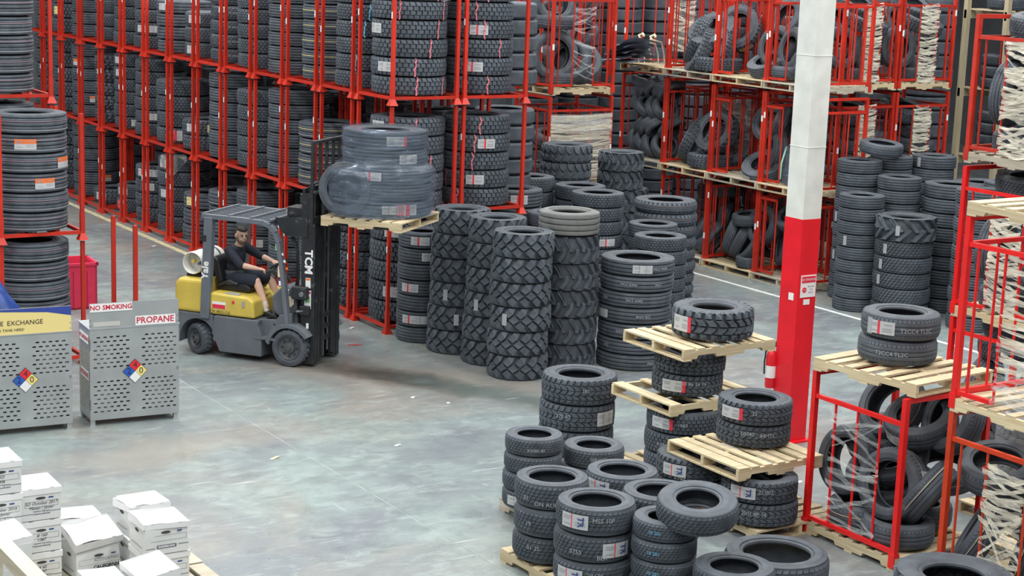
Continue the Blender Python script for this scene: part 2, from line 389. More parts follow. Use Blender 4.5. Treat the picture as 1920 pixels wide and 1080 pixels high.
def tire(style, R, W, loc, label, rim=.58, rot=None, group='tires', old=False, stick=(), rz=None, name=None, low=False):
    """one tire: casing mesh + tread (and stickers, ribbons, chalk) as its parts. loc = centre, axis = local z"""
    c, t = tire_meshes(style, R, W, rim, old)
    if rot is None: rot = (0, 0, random.uniform(0, 6.28) if rz is None else rz)
    o = link(name or KIND[style], c, None, loc, rot); tag(o, label, 'tire', group)
    link('tread', t, o)
    Rm = Euler(rot).to_matrix()
    for s in stick:
        kind, off = s[0], s[1]
        if len(rot) == 3 and abs(rot[0]) < .3 and abs(rot[1]) < .3:
            a = atan2(-loc[1], -loc[0]) + (radians(off) if kind != 'stripe' else 0) - rot[2]
        else: a = radians(off) if kind != 'stripe' else 0
        zz = s[2] * W if len(s) > 2 else 0.0
        if kind == 'ribbon': p = link('ribbon', ribbon_mesh(R, W, PINK), o)
        elif kind == 'blue': p = link('ribbon', ribbon_mesh(R, W, BLUEC), o)
        elif kind == 'stripe': p = link('tread_stripe', stripe_mesh(R, W, s[2], s[1]), o); a = 0; zz = 0
        elif kind == 'chalk': p = link('chalk_writing', chalk_mesh(s[3], R, W, s[4] if len(s) > 4 else CHALK, min(.055, W * .24)), o)
        else: p = link('label_sticker', sticker_mesh(kind, R, W), o)
        p.rotation_euler = (0, 0, a); p.location = (0, 0, zz)
    return o
def stack(style, x, y, R, W, n, desc, z0=0.0, rim=.58, jit=.012, stick={}, group=None, old=False, adj=None, lean=(0, 0), gap=.0, every=()):
    """a column of tires lying flat; index 0 is the bottom one"""
    out = []
    for i in range(n):
        a = adj or STY[style]['adj']
        lab = f"{a} tire, {ordn(i, n)} in {desc}" if n > 1 else f"{a} tire {desc}"
        jx, jy = random.uniform(-jit, jit) + lean[0] * i, random.uniform(-jit, jit) + lean[1] * i
        st = tuple(stick.get(i, ())) + tuple(every)
        out.append(tire(style, R, W, (x + jx, y + jy, z0 + W * (i + .5) + gap * i), lab, rim, group=group or ('tires of ' + desc), old=old, stick=st))
    return out
# ---------------------------------------------------------------- the hall
def floor_mat():
    m, nt, b = new_mat('polished_concrete'); N, Lk = nt.nodes, nt.links
    g = N.new('ShaderNodeNewGeometry'); P = g.outputs['Position']
    def noise(scale, detail=6, dist=0.0, sx=1, sy=1, rot=0.0, rough=.55):
        mp = N.new('ShaderNodeMapping'); mp.inputs['Scale'].default_value = (sx, sy, 1); mp.inputs['Rotation'].default_value = (0, 0, rot); Lk.new(P, mp.inputs[0])
        t = N.new('ShaderNodeTexNoise'); t.inputs['Scale'].default_value = scale; t.inputs['Detail'].default_value = detail; t.inputs['Distortion'].default_value = dist; t.inputs['Roughness'].default_value = rough
        Lk.new(mp.outputs[0], t.inputs['Vector']); return t.outputs[0]
    def rng(v, a, c, lo=0, hi=1):
        r = N.new('ShaderNodeMapRange'); r.inputs[1].default_value = a; r.inputs[2].default_value = c; r.inputs[3].default_value = lo; r.inputs[4].default_value = hi; Lk.new(v, r.inputs[0]); return r.outputs[0]
    def mix(f, a, c):
        x = N.new('ShaderNodeMix'); x.data_type = 'RGBA'; Lk.new(f, x.inputs[0])
        for s, v in ((6, a), (7, c)):
            if isinstance(v, tuple): x.inputs[s].default_value = (*v, 1)
            else: Lk.new(v, x.inputs[s])
        return x.outputs[2]
    c = mix(rng(noise(.55, 7, .6), .40, .60), (.245, .30, .288), (.168, .185, .205))
    c = mix(rng(noise(.42, 6, .4, 1, 1, .7), .50, .66), c, (.255, .24, .215))
    c = mix(rng(noise(1.3, 8, .8, .45, 1.2, .5, .65), .52, .74, 0, .75), c, (.135, .148, .165))
    c = mix(rng(noise(2.6, 8, .3, .5, 1.4, -.3, .7), .56, .72, 0, .55), c, (.35, .415, .40))
    c = mix(rng(noise(5.5, 9, .5, 1, 1, .2, .72), .42, .62, 0, .42), c, (.15, .168, .175))
    c = mix(rng(noise(4.2, 9, .9, .6, 1.3, .9, .72), .52, .70, 0, .5), c, (.40, .46, .445))
    # worn brown traffic patch in the forklift's turning area, with its own outline
    def spot(cx, cy, sx, sy, rot):
        mp = N.new('ShaderNodeMapping'); mp.vector_type = 'TEXTURE'; mp.inputs['Location'].default_value = (cx, cy, 0); mp.inputs['Rotation'].default_value = (0, 0, rot); mp.inputs['Scale'].default_value = (sx, sy, 1)
        Lk.new(P, mp.inputs[0]); ln = N.new('ShaderNodeVectorMath'); ln.operation = 'LENGTH'; Lk.new(mp.outputs[0], ln.inputs[0]); return ln.outputs['Value']
    def stain(c, cx, cy, sx, sy, rot, col, amt):
        n = noise(1.6, 8, .6); a = N.new('ShaderNodeMath'); a.operation = 'MULTIPLY_ADD'; Lk.new(n, a.inputs[0]); a.inputs[1].default_value = 1.3; Lk.new(spot(cx, cy, sx, sy, rot), a.inputs[2])
        return mix(rng(a.outputs[0], 1.0, 1.75, amt, 0), c, col)
    c = stain(c, 10.6, 18.3, 2.6, 1.1, radians(-50), (.24, .215, .185), .85)
    c = stain(c, 10.45, 18.45, 1.9, .42, radians(-62), (.060, .055, .045), 1.0)
    c = stain(c, 11.1, 17.3, 1.6, .42, radians(-62), (.10, .125, .12), .8)
    c = stain(c, 6.6, 16.9, 2.0, .6, radians(10), (.26, .235, .205), .7)
    c = stain(c, 9.5, 15.6, .9, .5, radians(15), (.16, .175, .195), .7)
    # scuffs and paint flecks
    c = mix(rng(noise(9, 4, 0, .12, 2.2, .35), .66, .74, 0, .45), c, (.70, .74, .74))
    c = mix(rng(noise(9, 4, 0, 2.0, .12, -.15), .70, .78, 0, .40), c, (.66, .68, .68))
    c = mix(rng(noise(38, 2), .755, .79, 0, .8), c, (.86, .87, .86))
    c = mix(rng(noise(27, 3),   .745, .78, 0, .35), c, (.12, .12, .12))
    Lk.new(c, b.inputs['Base Color'])
    Lk.new(rng(noise(3, 6), .3, .7, .24, .46), b.inputs['Roughness'])
    bp = N.new('ShaderNodeBump'); bp.inputs['Strength'].default_value = .08; bp.inputs['Distance'].default_value = .01; Lk.new(noise(14, 6), bp.inputs['Height']); Lk.new(bp.outputs[0], b.inputs['Normal'])
    return m
FLOORM = floor_mat()
fl = MB().box(-10, 40, -6, 46, -.12, -.002).build('floor', mat('joint_filler', (.33, .36, .35), .8, noise=.3, nscale=4)); tag(fl, 'green grey polished concrete floor with saw-cut joints', kind='structure')
XS = [-9.5, -3.7, 2.1, 7.9, 13.7, 19.5, 25.3, 31.1, 39.9]; YS = [-5.9, -2.95, 2.85, 8.65, 14.45, 20.25, 26.05, 31.85, 37.65, 45.9]
for i in range(len(XS) - 1):
    for j in range(len(YS) - 1):
        g = .006
        MB().box(XS[i] + g, XS[i + 1] - g, YS[j] + g, YS[j + 1] - g, -.0019, 0).build('concrete_slab', FLOORM, fl)
LINEY = mat('cream_floor_paint', (.66, .58, .33), .6, noise=.3, nscale=9, dirt=(.42, .43, .40), dirt_amt=.5, dirt_scale=5)
LINEW = mat('white_floor_paint', (.72, .74, .72), .6, noise=.2, dirt=(.45, .47, .45), dirt_amt=.48, dirt_scale=6)
o = MB().box(11.22, 11.33, 22.5, 38, 0, .003).build('painted_line', LINEY, fl); o['label'] = 'worn cream floor line along the rack feet'
o = MB().box(18.55, 18.63, 12, 24.5, 0, .003).build('painted_line', LINEW, fl); o['label'] = 'white floor line before the far cages'
WALLM = mat('hall_wall_paint', (.10, .105, .11), .8, noise=.12, nscale=1.5)
def wallseg(name, a, b_, lab):
    w = MB().box(a[0], b_[0], a[1], b_[1], 0, 11).build(name, WALLM); tag(w, lab, kind='structure'); return w
wallseg('wall_back', (-10, 45.9), (40, 46.1), 'grey back wall behind the racks')
wallseg('wall_right', (39.9, -6), (40.1, 46), 'grey side wall behind the far cages')

# ---------------------------------------------------------------- column
CREAM = mat('column_white_paint', (.66, .68, .64), .6, noise=.10, nscale=4, dirt=(.45, .47, .44), dirt_amt=.36, dirt_scale=7)
COLRED = mat('column_red_paint', (.74, .008, .020), .38, noise=.12, nscale=3, dirt=(.55, .45, .42), dirt_amt=.30, dirt_scale=9)
cx, cy = 12.95, 14.06
col = thing('steel_column', 'tall square steel column painted red below and white above', 'column', (cx, cy, 0))
MB().box(0, .27, 0, .29, 0, 2.56).build('red_base', COLRED, col)
MB().box(.003, .267, .003, .287, 2.56, 9).build('white_shaft', CREAM, col)
for z in (3.35, 4.35): MB().box(-.002, .272, -.002, .292, z, z + .008).build('seam', CREAM, col)
MB().box(-.05, .32, -.05, .34, 0, .02).build('base_plate', COLRED, col)
sg = MB().box(.035, .255, -.008, -.001, 1.68, 1.93).build('warning_sign', [WHITE], col); sg['label'] = 'small no smoking sign'
SM = Matrix.Translation((.145, -.0095, 1.885)) @ Matrix.Rotation(pi / 2, 4, 'X')
MB().box(.045, .245, -.0105, -.008, 1.845, 1.918).build('sign_band', REDP, sg)
text_mb('NO SMOKING', .036, M=Matrix.Translation((.145, -.012, 1.881)) @ Matrix.Rotation(pi / 2, 4, 'X')).build('lettering', WHITE, sg)
MB().prism([(.032 * cos(pi / 8 + k * pi / 4), .032 * sin(pi / 8 + k * pi / 4)) for k in range(8)], 0, .002, M=Matrix.Translation((.088, -.009, 1.765)) @ Matrix.Rotation(pi / 2, 4, 'X')).build('stop_symbol', REDP, sg)
for k, t in enumerate(('BEYOND', 'THIS', 'POINT')): text_mb(t, .024, None, Matrix.Translation((.185, -.0095, 1.80 - k * .034)) @ Matrix.Rotation(pi / 2, 4, 'X')).build('lettering', INK, sg)
text_mb('STOP', .018, None, Matrix.Translation((.088, -.0125, 1.765)) @ Matrix.Rotation(pi / 2, 4, 'X')).build('lettering', WHITE, sg)
MB().box(.09, .18, -.006, -.001, 1.595, 1.655).build('paper_label', WHITE, col)
MB().box(-.006, -.001, .06, .14, 1.64, 1.72).build('paper_label', WHITE, col)
# extinguisher hanging behind the column's left edge
ext = thing('fire_extinguisher', 'red fire extinguisher hung on the side of the red column', 'extinguisher', (cx - .02, cy + .335, .58))
E_RED = mat('extinguisher_red', (.66, .02, .03), .3)
MB().lathe([(.001, 0), (.055, .0), (.06, .03), (.06, .36), (.045, .42), (.022, .45), (.022, .47), (.001, .47)], 16).build('bottle', E_RED, ext, True)
MB().lathe([(.062, .12), (.062, .26)], 16).build('bottle_label', WHITE, ext)
MB().box(-.02, .05, -.012, .012, .47, .50).bar((0, 0, .50), (.09, 0, .53), .02).build('lever', BLACK, ext)
MB().tube([(0, .02, .48), (-.06, .03, .44), (-.075, .03, .30), (-.07, .03, .16)], .010, 6).build('hose', BLACK, ext)

# ---------------------------------------------------------------- wooden pallets
def pallet(x, y, z, label, L=1.2, Wd=1.02, rz=0.0, mt=None, group='wooden pallets', nb=7, missing=(), name='wooden_pallet'):
    """stringers run along local x, deck boards along local y; z = underside, total height 0.14"""
    wd = mt or WOOD
    t = thing(name, label, 'pallet', (x, y, z), rz, group)
    def stringer():
        p = [(-L / 2, 0), (-L * .36, 0), (-L * .345, .035), (-L * .16, .035), (-L * .145, 0), (L * .145, 0), (L * .16, .035), (L * .345, .035), (L * .36, 0), (L / 2, 0), (L / 2, .088), (-L / 2, .088)]
        return MB().prism(p, -.019, .019, M=Matrix.Rotation(pi / 2, 4, 'X')).mesh('stringer', WOODY if not mt else mt)
    me = cached(('str', round(L, 2), wd.name), stringer)
    for yy in (-Wd / 2 + .019, 0, Wd / 2 - .019): link('stringer', me, t, (0, yy, .016))
    for i in range(nb):
        if i in missing: continue
        bw = .135 if i in (0, nb - 1) else .095
        xx = -L / 2 + bw / 2 + (L - bw) * i / (nb - 1) if i else -L / 2 + bw / 2
        link('deck_board', boxmesh(bw, Wd, .018, wd, 'deck_board'), t, (xx + random.uniform(-.008, .008), 0, .104), (0, 0, random.uniform(-.008, .008)))
    for i, xx in enumerate((-L / 2 + .05, 0, L / 2 - .05)):
        link('bottom_board', boxmesh(.10, Wd, .016, wd, 'bottom_board'), t, (xx, 0, 0))
    return t

# ---------------------------------------------------------------- red stacking racks (left)
RX, RY, RH = 1.02, .97, 1.60
def rack_meshes():
    post = MB().box(-.0235, .0235, -.0235, .0235, 0, 1.50).box(-.0275, .0275, -.0275, .0275, 0, .26).mesh('post', RED)
    foot = MB().add([(-.03, -.03, .085), (.03, -.03, .085), (.03, .03, .085), (-.03, .03, .085), (-.062, -.062, .0), (.062, -.062, .0), (.062, .062, .0), (-.062, .062, .0)],
                    [(0, 1, 2, 3), (4, 7, 6, 5), (0, 4, 5, 1), (1, 5, 6, 2), (2, 6, 7, 3), (3, 7, 4, 0)]).mesh('foot_cup', RED)
    bx = MB().box(.024, RX - .024, -.020, .020, 0, .042).mesh('base_beam', RED)
    by = MB().box(-.020, .020, .024, RY - .024, 0, .042).mesh('base_beam', RED)
    lab = MB().box(-.003, .003, -.012, .012, 0, .09).mesh('post_label', WHITE)
    return post, foot, bx, by, lab
RM = rack_meshes()
def stacking_rack(x0, y0, z0, label, group, posts=((0, 0), (1, 0), (0, 1), (1, 1)), beams=True):
    t = thing('stacking_rack', label, 'rack', (x0, y0, z0), 0, group)
    for a, c in posts:
        p = link('post', RM[0], t, (a * RX, c * RY, .08))
        link('foot_cup', RM[1], t, (a * RX, c * RY, 0))
        if a == 0: link('post_label', RM[4], p, (-.031, 0, random.uniform(.75, 1.1)))
    if beams:
        for c in (0, 1): link('base_beam', RM[2], t, (0, c * RY, .075))
        for a in (0, .33, .67, 1): link('base_beam', RM[3], t, (a * RX, 0, .075))
    return t
RX0, RY0, PITCHY = 11.48, 20.79, 1.17
TIER = ['floor', 'middle', 'upper']
# contents of each bay and tier: (style, R, W, n, extras)
rib_ = lambda *a: tuple(('ribbon', x) for x in a)
PLINE = mat('pale_pink_line', (.34, .22, .27), .7); PST = ('stripe', PLINE, .12); WST = ('stripe', CHALK, -.3); YST = ('stripe', YELP, .1)
BAYS = {
 0: [('drive', .50, .285, 5, {1: [('red', -20)], 3: [('ribbon', 6)], 4: [('white', -20)]}), ('drive', .53, .258, 5, {k: [('ribbon', random.uniform(-30, 45)), ('white', -52)] if k > 2 else [('ribbon', 38)] for k in range(5)}), ('drive', .53, .258, 6, {0: [('ribbon', 12), ('ribbon', 60)], 1: [('ribbon', 10), ('white', -38)], 2: [('ribbon', 32)], 3: [('ribbon', 48), ('white', -60)], 4: [('ribbon', -14), ('ribbon', 60)], 5: [('ribbon', 46)]})],
 1: [('at', .50, .27, 5, {}), None, ('block', .50, .238, 6, {k: [('blue', -30 + 7 * k)] for k in range(6)})],
 2: [('rib', .48, .25, 4, {}), ('rib', .49, .24, 4, {k: [YST, WST] for k in range(4)}), ('rib', .46, .225, 6, {k: [YST] for k in range(6)})],
 3: [('rib', .46, .24, 4, {}), ('rib', .48, .225, 6, {}), ('rib', .48, .215, 7, {})],
 4: [('rib', .48, .24, 5, {1: [('white', -20)]}), ('block', .48, .25, 5, {}), ('block', .48, .235, 6, {})],
 5: [('trib', .48, .26, 4, {3: [WST], 2: [WST]}), ('rib', .48, .235, 6, {1: [('chalk', -30, .1, '2904')]}), ('lt', .46, .235, 6, {k: [('chalk', -10, .0, '75 295K')] for k in range(5)})],
 6: [('trib', .47, .28, 3, {2: [('yellow', -45)], 1: [('chalk', -20, 0, '23')]}), ('at', .48, .26, 2, {1: [('yellow', 10), ('white', -40)]}), ('lt', .44, .26, 3, {2: [('white', -40)], 0: [('white', -45)]})],
 7: [('block', .48, .27, 5, {4: [('red', -50)], 2: [('redend', -48)]}), ('block', .50, .28, 4, {0: [('pinkb', -20)]}), ('trib', .48, .23, 4, {3: [('white', -50)]})],
 8: [('at', .46, .26, 4, {3: [('red', -45), ('white', -15)], 2: [('white', -30)]}), ('block', .47, .235, 6, {1: [('white', -10)]}), ('block', .47, .235, 6, {1: [('white', -45), ('white', -10)]})],
 9: [('block', .40, .26, 2, {1: [('white', -50)], 0: [('pinkb', -50)]}), ('block', .44, .235, 6, {5: [('white', -50)], 4: [('red', -45), ('ribbon', 0)], 0: [('red', 0)]}), ('block', .44, .235, 6, {2: [('red', 10)]})],
 10: [('at', .46, .28, 1, {0: [('red', -45)]}), ('mud', .42, .26, 5, {}), ('lt', .42, .26, 5, {})],
 11: [('rib', .47, .24, 6, {1: [('orange', 20)]}), ('rib', .47, .24, 6, {4: [('orange', -50)], 1: [('orange', 0)]}), ('rib', .46, .24, 6, {3: [('orange', -20)]})],
 12: [('drive', .48, .30, 5, {}), ('drive', .48, .30, 5, {1: [('yellow', 30)]}), ('drive', .48, .30, 5, {1: [('yellow', -50)]})],
 13: [None, ('drive', .48, .30, 5, {}), ('drive', .48, .30, 5, {})],
}
for k in range(14):
    y0 = RY0 + k * PITCHY
    for t in range(3):
        stacking_rack(RX0, y0, t * RH, f'red steel stacking rack, {TIER[t]} tier, {NTH[k]} bay back from the near corner', 'red stacking racks of the long row')
        b = BAYS[k][t]
        if b:
            st, R, W, n, ex = b
            stack(st, RX0 + .52, y0 + .485, R, W, n, f'{TIER[t]} tier, {NTH[k]} rack bay back from the corner', z0=t * RH + .126, stick=ex, group='tires in the long red rack row', rim=.56)
# second column of racks behind the corner bay
for k in range(4):
    for t in range(3):
        stacking_rack(RX0 + 1.15, RY0 + k * PITCHY, t * RH, f'red steel stacking rack, {TIER[t]} tier, inner column, {NTH[k]} from the near end', 'red stacking racks of the inner column')
        if k == 0:
            st, R, W, n, ex = BAYS[0][t]
            ex2 = {i: [('ribbon', random.uniform(-55, 40))] + ([('red', random.uniform(-20, 20))] if i in (1, 3) else []) for i in range(n)}
            stack('drive', RX0 + 1.15 + .50, RY0 + .485, .50, .258, n, f'{TIER[t]} tier, rack bay right of the corner bay', z0=t * RH + .126, stick=ex2, group='tires in the inner rack column', rim=.56)
        elif k < 4:  # stacks hidden inside the row, added to deepen its shade
            stack('block', RX0 + 1.15 + .50, RY0 + k * PITCHY + .485, .48, .25, 5, f'{TIER[t]} tier, inner rack column, {NTH[k]} from near end', z0=t * RH + .126, group='tires in the inner rack column', rim=.56)
# backstock deep inside the rack row, added to darken its gaps: far too many and too hidden to pick apart
def backstock(name, spots, label):
    mb = MB(); r = random.Random(4)
    for (x, y, z0, n) in spots:
        for i in range(n):
            R = .46; W = .25; zc = z0 + W * (i + .5); T = Matrix.Translation((x + r.uniform(-.02, .02), y + r.uniform(-.02, .02), zc))
            mb.lathe([(.27, .10), (.30, .115), (.38, .122), (.44, .11), (R, .085), (R, -.085), (.44, -.11), (.38, -.122), (.30, -.115), (.27, -.10)], 22, 0, T)
    o = mb.build(name, RUBT, None, True, angle=30); tag(o, label, 'tire', kind='stuff'); return o
backstock('tire_backstock', [(RX0 + 1.67, RY0 + k * PITCHY + .485, t * RH + .126, 5) for k in range(4, 13) for t in range(3)] + [(RX0 + 2.85, RY0 + k * PITCHY + 1.6, t * RH + .126, 5) for k in range(0, 12, 2) for t in range(3)], 'joined tire mass added deep inside the long rack row to darken its gaps')
# cloth on the floor-tier tires of the eighth bay
CLOTH = mat('grey_cloth', (.24, .25, .25), .8, noise=.2)
def cloth_fn(u, v):
    a = -2.45 + 1.15 * (u - .5); r = .22 + v * .44
    z = 0.006 + .02 * sin(u * 9) * sin(v * 7) if r < .47 else .0 - (r - .47) * 2.1 * (1 - abs(u - .5) * 1.6)
    rr = min(r, .485) + .015 * sin(u * 14) * v
    return (rr * cos(a), rr * sin(a), max(z, -.5) + .012)
ck = RY0 + 7 * PITCHY + .485
cl = MB().grid(cloth_fn, 18, 14).build('grey_cloth', CLOTH, None, True, (RX0 + .52, ck, .126 + 5 * .27)); tag(cl, 'grey cloth hanging over a floor tier tire stack in the long rack', 'cloth')

# near-left racks: tall rib tires with pink lines
for nm, y0, tiers in (('near', 20.82, (0, 1)), ('rear', 21.98, (0, 1, 2))):
    for t in tiers:
        stacking_rack(6.10, y0, t * RH, f'red stacking rack at the left edge, {nm} one, {TIER[t]} tier', 'red racks at the left edge')
        ex = {i: [('stripe', PLINE, .14 if i % 2 else .2), WST] for i in range(7)}
        if nm == 'near':
            if t == 1: ex[4] = ex[4] + [('orange', -2)]; ex[2] = ex[2] + [('orange', 26)]; ex[3] = ex[3] + [('orange', 62)]
            if t == 0: ex[3] = ex[3]
            stack('rib', 6.58, y0 + .485 - .06, .485, .243, 6, f'{TIER[t]} tier of the near rack at the left edge', z0=t * RH + .126, stick=ex, group='ribbed tires at the left edge', rim=.58)
        else:
            stack('rib', 6.55, y0 + .485, .485, .243, 6 if t < 2 else 7, f'{TIER[t]} tier of the rear rack at the left edge', z0=t * RH + .126, stick=ex, group='ribbed tires at the left edge', rim=.58)
er = thing('rack_end_frame', 'pair of free standing red rack posts behind the propane cage', 'rack', (8.02, 21.38, 0))
for yy in (0, .82):
    MB().box(-.026, .026, -.026, .026, .08, 1.62).build('post', RED, er, loc=(0, yy, 0))
    MB().lathe([(.001, .02), (.028, .015), (.032, 0), (.032, -.02)], 10).build('post_cap', RED, er, True, loc=(0, yy, 1.63))
    link('foot_cup', RM[1], er, (0, yy, 0))
MB().box(-.022, .022, 0, .82, .08, .13).build('base_beam', RED, er)
# ---------------------------------------------------------------- free-standing tire stacks on the floor
LD = {'group': 'loader tires beside the forklift load'}
stack('loader', 11.86, 19.60, .385, .325, 6, 'the loader stack nearest the forklift load', rim=.55, lean=(.012, -.004), stick={2: [('grey', -25)], 1: [('grey', 2)]}, **LD)
stack('loader', 11.97, 18.85, .385, .323, 6, 'the middle loader stack beside the load', rim=.55, lean=(.008, -.004), stick={2: [('grey', -35)]}, **LD)
stack('loader', 11.88, 18.06, .395, .314, 6, 'the loader stack nearest the camera', rim=.55, lean=(.006, -.002), stick={2: [('grey', -30)]}, **LD)
stack('chev', 12.74, 18.24, .41, .355, 5, 'the chevron stack under the grey tire', rim=.55, group='chevron loader tires')
stack('trib', 12.72, 18.24, .40, .30, 1, 'pale and weathered, on top of the chevron stack', z0=1.775, rim=.60, old=True, group='weathered tires', adj='pale grey ribbed')
stack('trib', 13.64, 17.93, .49, .209, 7, 'the wide ribbed stack behind the foreground pallets', rim=.60, group='wide ribbed trailer tires',
      stick={6: [('white', 8), ('chalk', 38, 0, 'P41S M040')], 5: [('chalk', -12, 0, 'P41S A900'), ('chalk', 35, 0, 'P41S')], 4: [('chalk', 0, 0, 'P41S A90S'), ('chalk', -50, 0, '900')], 3: [('white', -60), ('chalk', 14, 0, '806V 81S')], 2: [('chalk', -18, 0, '000T 81S')], 1: [('chalk', 20, 0, '806V'), ('chalk', -45, 0, '81S')], 0: [('chalk', 30, 0, 'P41S')]})
stack('block', 15.29, 19.55, .385, .198, 7, 'the short stack right of the wide ribbed one', rim=.58, group='block tread truck tires', stick={3: [('red', -30)]})
stack('chev', 16.12, 19.45, .40, .34, 1, 'on the floor behind the short block stack', rim=.55, group='chevron loader tires')
stack('block', 15.07, 20.87, .40, .205, 9, 'the tall block stack behind the grey tire', rim=.58, group='block tread truck tires', stick={5: [('white', 5), ('red', 25)], 7: [('grey', -62)]})
stack('rib', 15.72, 20.30, .37, .204, 7, 'the stack between block tread stacks', rim=.60, group='ribbed truck tires')
stack('notch', 16.42, 20.92, .49, .185, 9, 'the notched stack at the far right of the group', rim=.56, group='notched truck tires', every=[('stripe', mat('dull_red_line', (.12, .08, .08), .7), .12)])
stack('rock', 16.23, 23.40, .43, .28, 8, 'the rock-lug stack before the wrapped cage', rim=.52, group='rock-lug loader tires')
stack('chev', 17.31, 23.29, .47, .37, 4, 'the rear chevron stack, lower big ones', rim=.52, group='rear chevron tires')
stack('chev', 17.25, 23.25, .39, .31, 2, 'the pair on top of the rear chevron stack', z0=1.48, rim=.52, group='rear chevron tires')
stack('block', 15.0, 22.62, .39, .233, 8, 'the block stack right of the inner rack', rim=.56, group='block tread truck tires', stick={7: [('red', -58)]})
stack('block', 15.55, 22.0, .40, .223, 8, 'the block stack before the rock-lug one', rim=.58, group='block tread truck tires')
stack('rib', 14.08, 21.68, .44, .263, 7, 'the ribbed stack right of the loader tires', rim=.55, group='ribbed truck tires', stick={6: [('red', 12)]})
stack('rib', 14.13, 22.62, .43, .255, 7, 'the ribbed stack beside the inner rack', rim=.58, group='ribbed truck tires', stick={6: [('red', -25)]})
stack('block', 14.20, 20.80, .355, .20, 8, 'the low block stack behind the loader tires', rim=.58, group='block tread truck tires')
stack('rib', 11.78, 20.36, .35, .219, 7, 'the narrow stack between rack and loader tires', rim=.58, group='ribbed truck tires', stick={6: [('red', -8)], 5: [('white', 18)], 3: [('red', -30)], 1: [('red', -25), ('white', 5)]})
# stacks right of the column
KD = {'group': 'truck tires right of the column'}
stack('rib', 19.70, 20.15, .36, .205, 11, 'the tall stack just right of the column', rim=.58, stick={6: [('grey', -60)], 3: [('grey', -60)]}, **KD)
stack('rib', 19.12, 19.44, .355, .202, 9, 'the front stack right of the column', rim=.56, stick={5: [('grey', -38)]}, **KD)
stack('rib', 19.89, 19.43, .345, .207, 10, 'the stack behind the tractor tire', rim=.58, **KD)
stack('rib', 20.45, 20.2, .345, .208, 11, 'the rear stack under the tilted tire', rim=.58, **KD)
tire('pass', .35, .19, (20.05, 20.05, 2.44), 'road tire lying tilted on top of the stacks right of the column', .60, rot=(.10, -.06, .5), group='truck tires right of the column', stick=[('white', -118)])
stack('turf', 19.34, 18.70, .44, .244, 5, 'the stack under the tractor tire', rim=.55, stick={4: [('grey', -38)], 3: [('grey', -48)], 2: [('grey', -50)]}, group='diagonal brick tread tires')
stack('ag', 19.34, 18.70, .47, .36, 1, 'on top of the diagonal brick tread stack', z0=1.22, rim=.55, group='tractor tires', stick={0: [('grey', -14)]})
stack('rib', 20.45, 18.85, .435, .224, 9, 'the wide stack right of the tractor tire', rim=.58, stick={6: [('white', -55)], 5: [('white', -50)], 2: [('white', -55)]}, **KD)
stack('rib', 21.1, 19.9, .36, .21, 11, 'the back stack near the far cages', rim=.58, stick={10: [('grey', -40)]}, **KD)
stack('rib', 21.35, 19.05, .46, .22, 9, 'the wide back stack beside the near cage post', rim=.58, **KD)
stack('rib', 19.80, 17.62, .40, .211, 10, 'the stack behind the tall cage post', rim=.58, **KD)
stack('rib', 20.7, 17.9, .42, .215, 10, 'the far right stack behind the tall cage', rim=.58, **KD)

# ---------------------------------------------------------------- foreground: tires on pallets
FG = 'tires on the foreground pallets'
stack('at', 10.65, 14.93, .415, .292, 3, 'the all-terrain stack standing alone', rim=.56, group=FG, stick={1: [('white', 50), ('chalk', -20, .1, '275 AT')], 2: [('chalk', 10, .1, '285')]})
pallet(11.2, 13.75, 0, 'floor pallet under the tall tower of tires and pallets')
stack('block', 10.97, 13.50, .385, .222, 3, 'the lowest layer of the pallet tower', z0=.14, rim=.58, group=FG, stick={2: [('redend', -35), ('chalk', 0, .0, '1987')], 1: [('chalk', -30, 0, '0.09L')], 0: [('chalk', -25, 0, '1.27')]})
pallet(11.17, 13.72, .806, 'middle pallet of the tall tire tower, one deck board missing',  missing=(1,))
stack('at', 11.08, 13.60, .37, .228, 2, 'the middle layer of the pallet tower', z0=.946, rim=.56, group=FG, stick={1: [('chalk', -5, .25, '305B012 16'), ('chalk', -40, .2, '13.57')], 0: [('redend', -22), ('chalk', 12, .15, '30.86 26 16')]})
pallet(11.2, 13.6, 1.402, 'top pallet of the tall tire tower')
stack('mud', 11.28, 13.50, .425, .31, 1, 'alone on the top pallet of the tower', z0=1.542, rim=.50, group=FG, stick={0: [('redend', -48)]})
pallet(10.95, 12.12, 0, 'floor pallet under the all-terrain tires beside the red cage', L=1.0, Wd=1.1, rz=pi / 2)
stack('at', 10.67, 11.92, .365, .218, 2, 'the right pair under the split pallet', z0=.14, rim=.58, group=FG, stick={1: [('tr', -25), ('chalk', 8, .1, '1.22.002')], 0: [('chalk', -8, .1, '2001 8P 14')]})
stack('at', 10.50, 12.72, .36, .226, 2, 'the left pair under the split pallet', z0=.14, rim=.58, group=FG, stick={1: [('tr', -30), ('chalk', -18, -.3, '1.702')], 0: [('tr', 15), ('chalk', 40, -.1, '20')]})
pallet(10.76, 12.28, .595, 'raised pallet carrying two greenish all-terrain tires', L=1.05, Wd=1.08)
stack('at', 10.98, 12.42, .365, .222, 2, 'the pair on the raised pallet', z0=.735, rim=.55, group=FG, stick={1: [('redend', -38), ('chalk', 0, .1, '25')], 0: [('chalk', -8, .15, 'L0040'), ('chalk', 22, .1, '84MTS')]})
pallet(9.30, 12.95, 0, 'grey floor pallet under the small tires', L=1.2, Wd=1.05, mt=WOODG, rz=pi / 2)
stack('lt', 8.93, 13.22, .280, .178, 4, 'the small stack at the front left corner', z0=.14, rim=.58, group=FG, stick={0: [('white', -25)], 3: [('chalk', 5, -.1, 'K0080 80')], 2: [('chalk', 20, 0, '19')]})
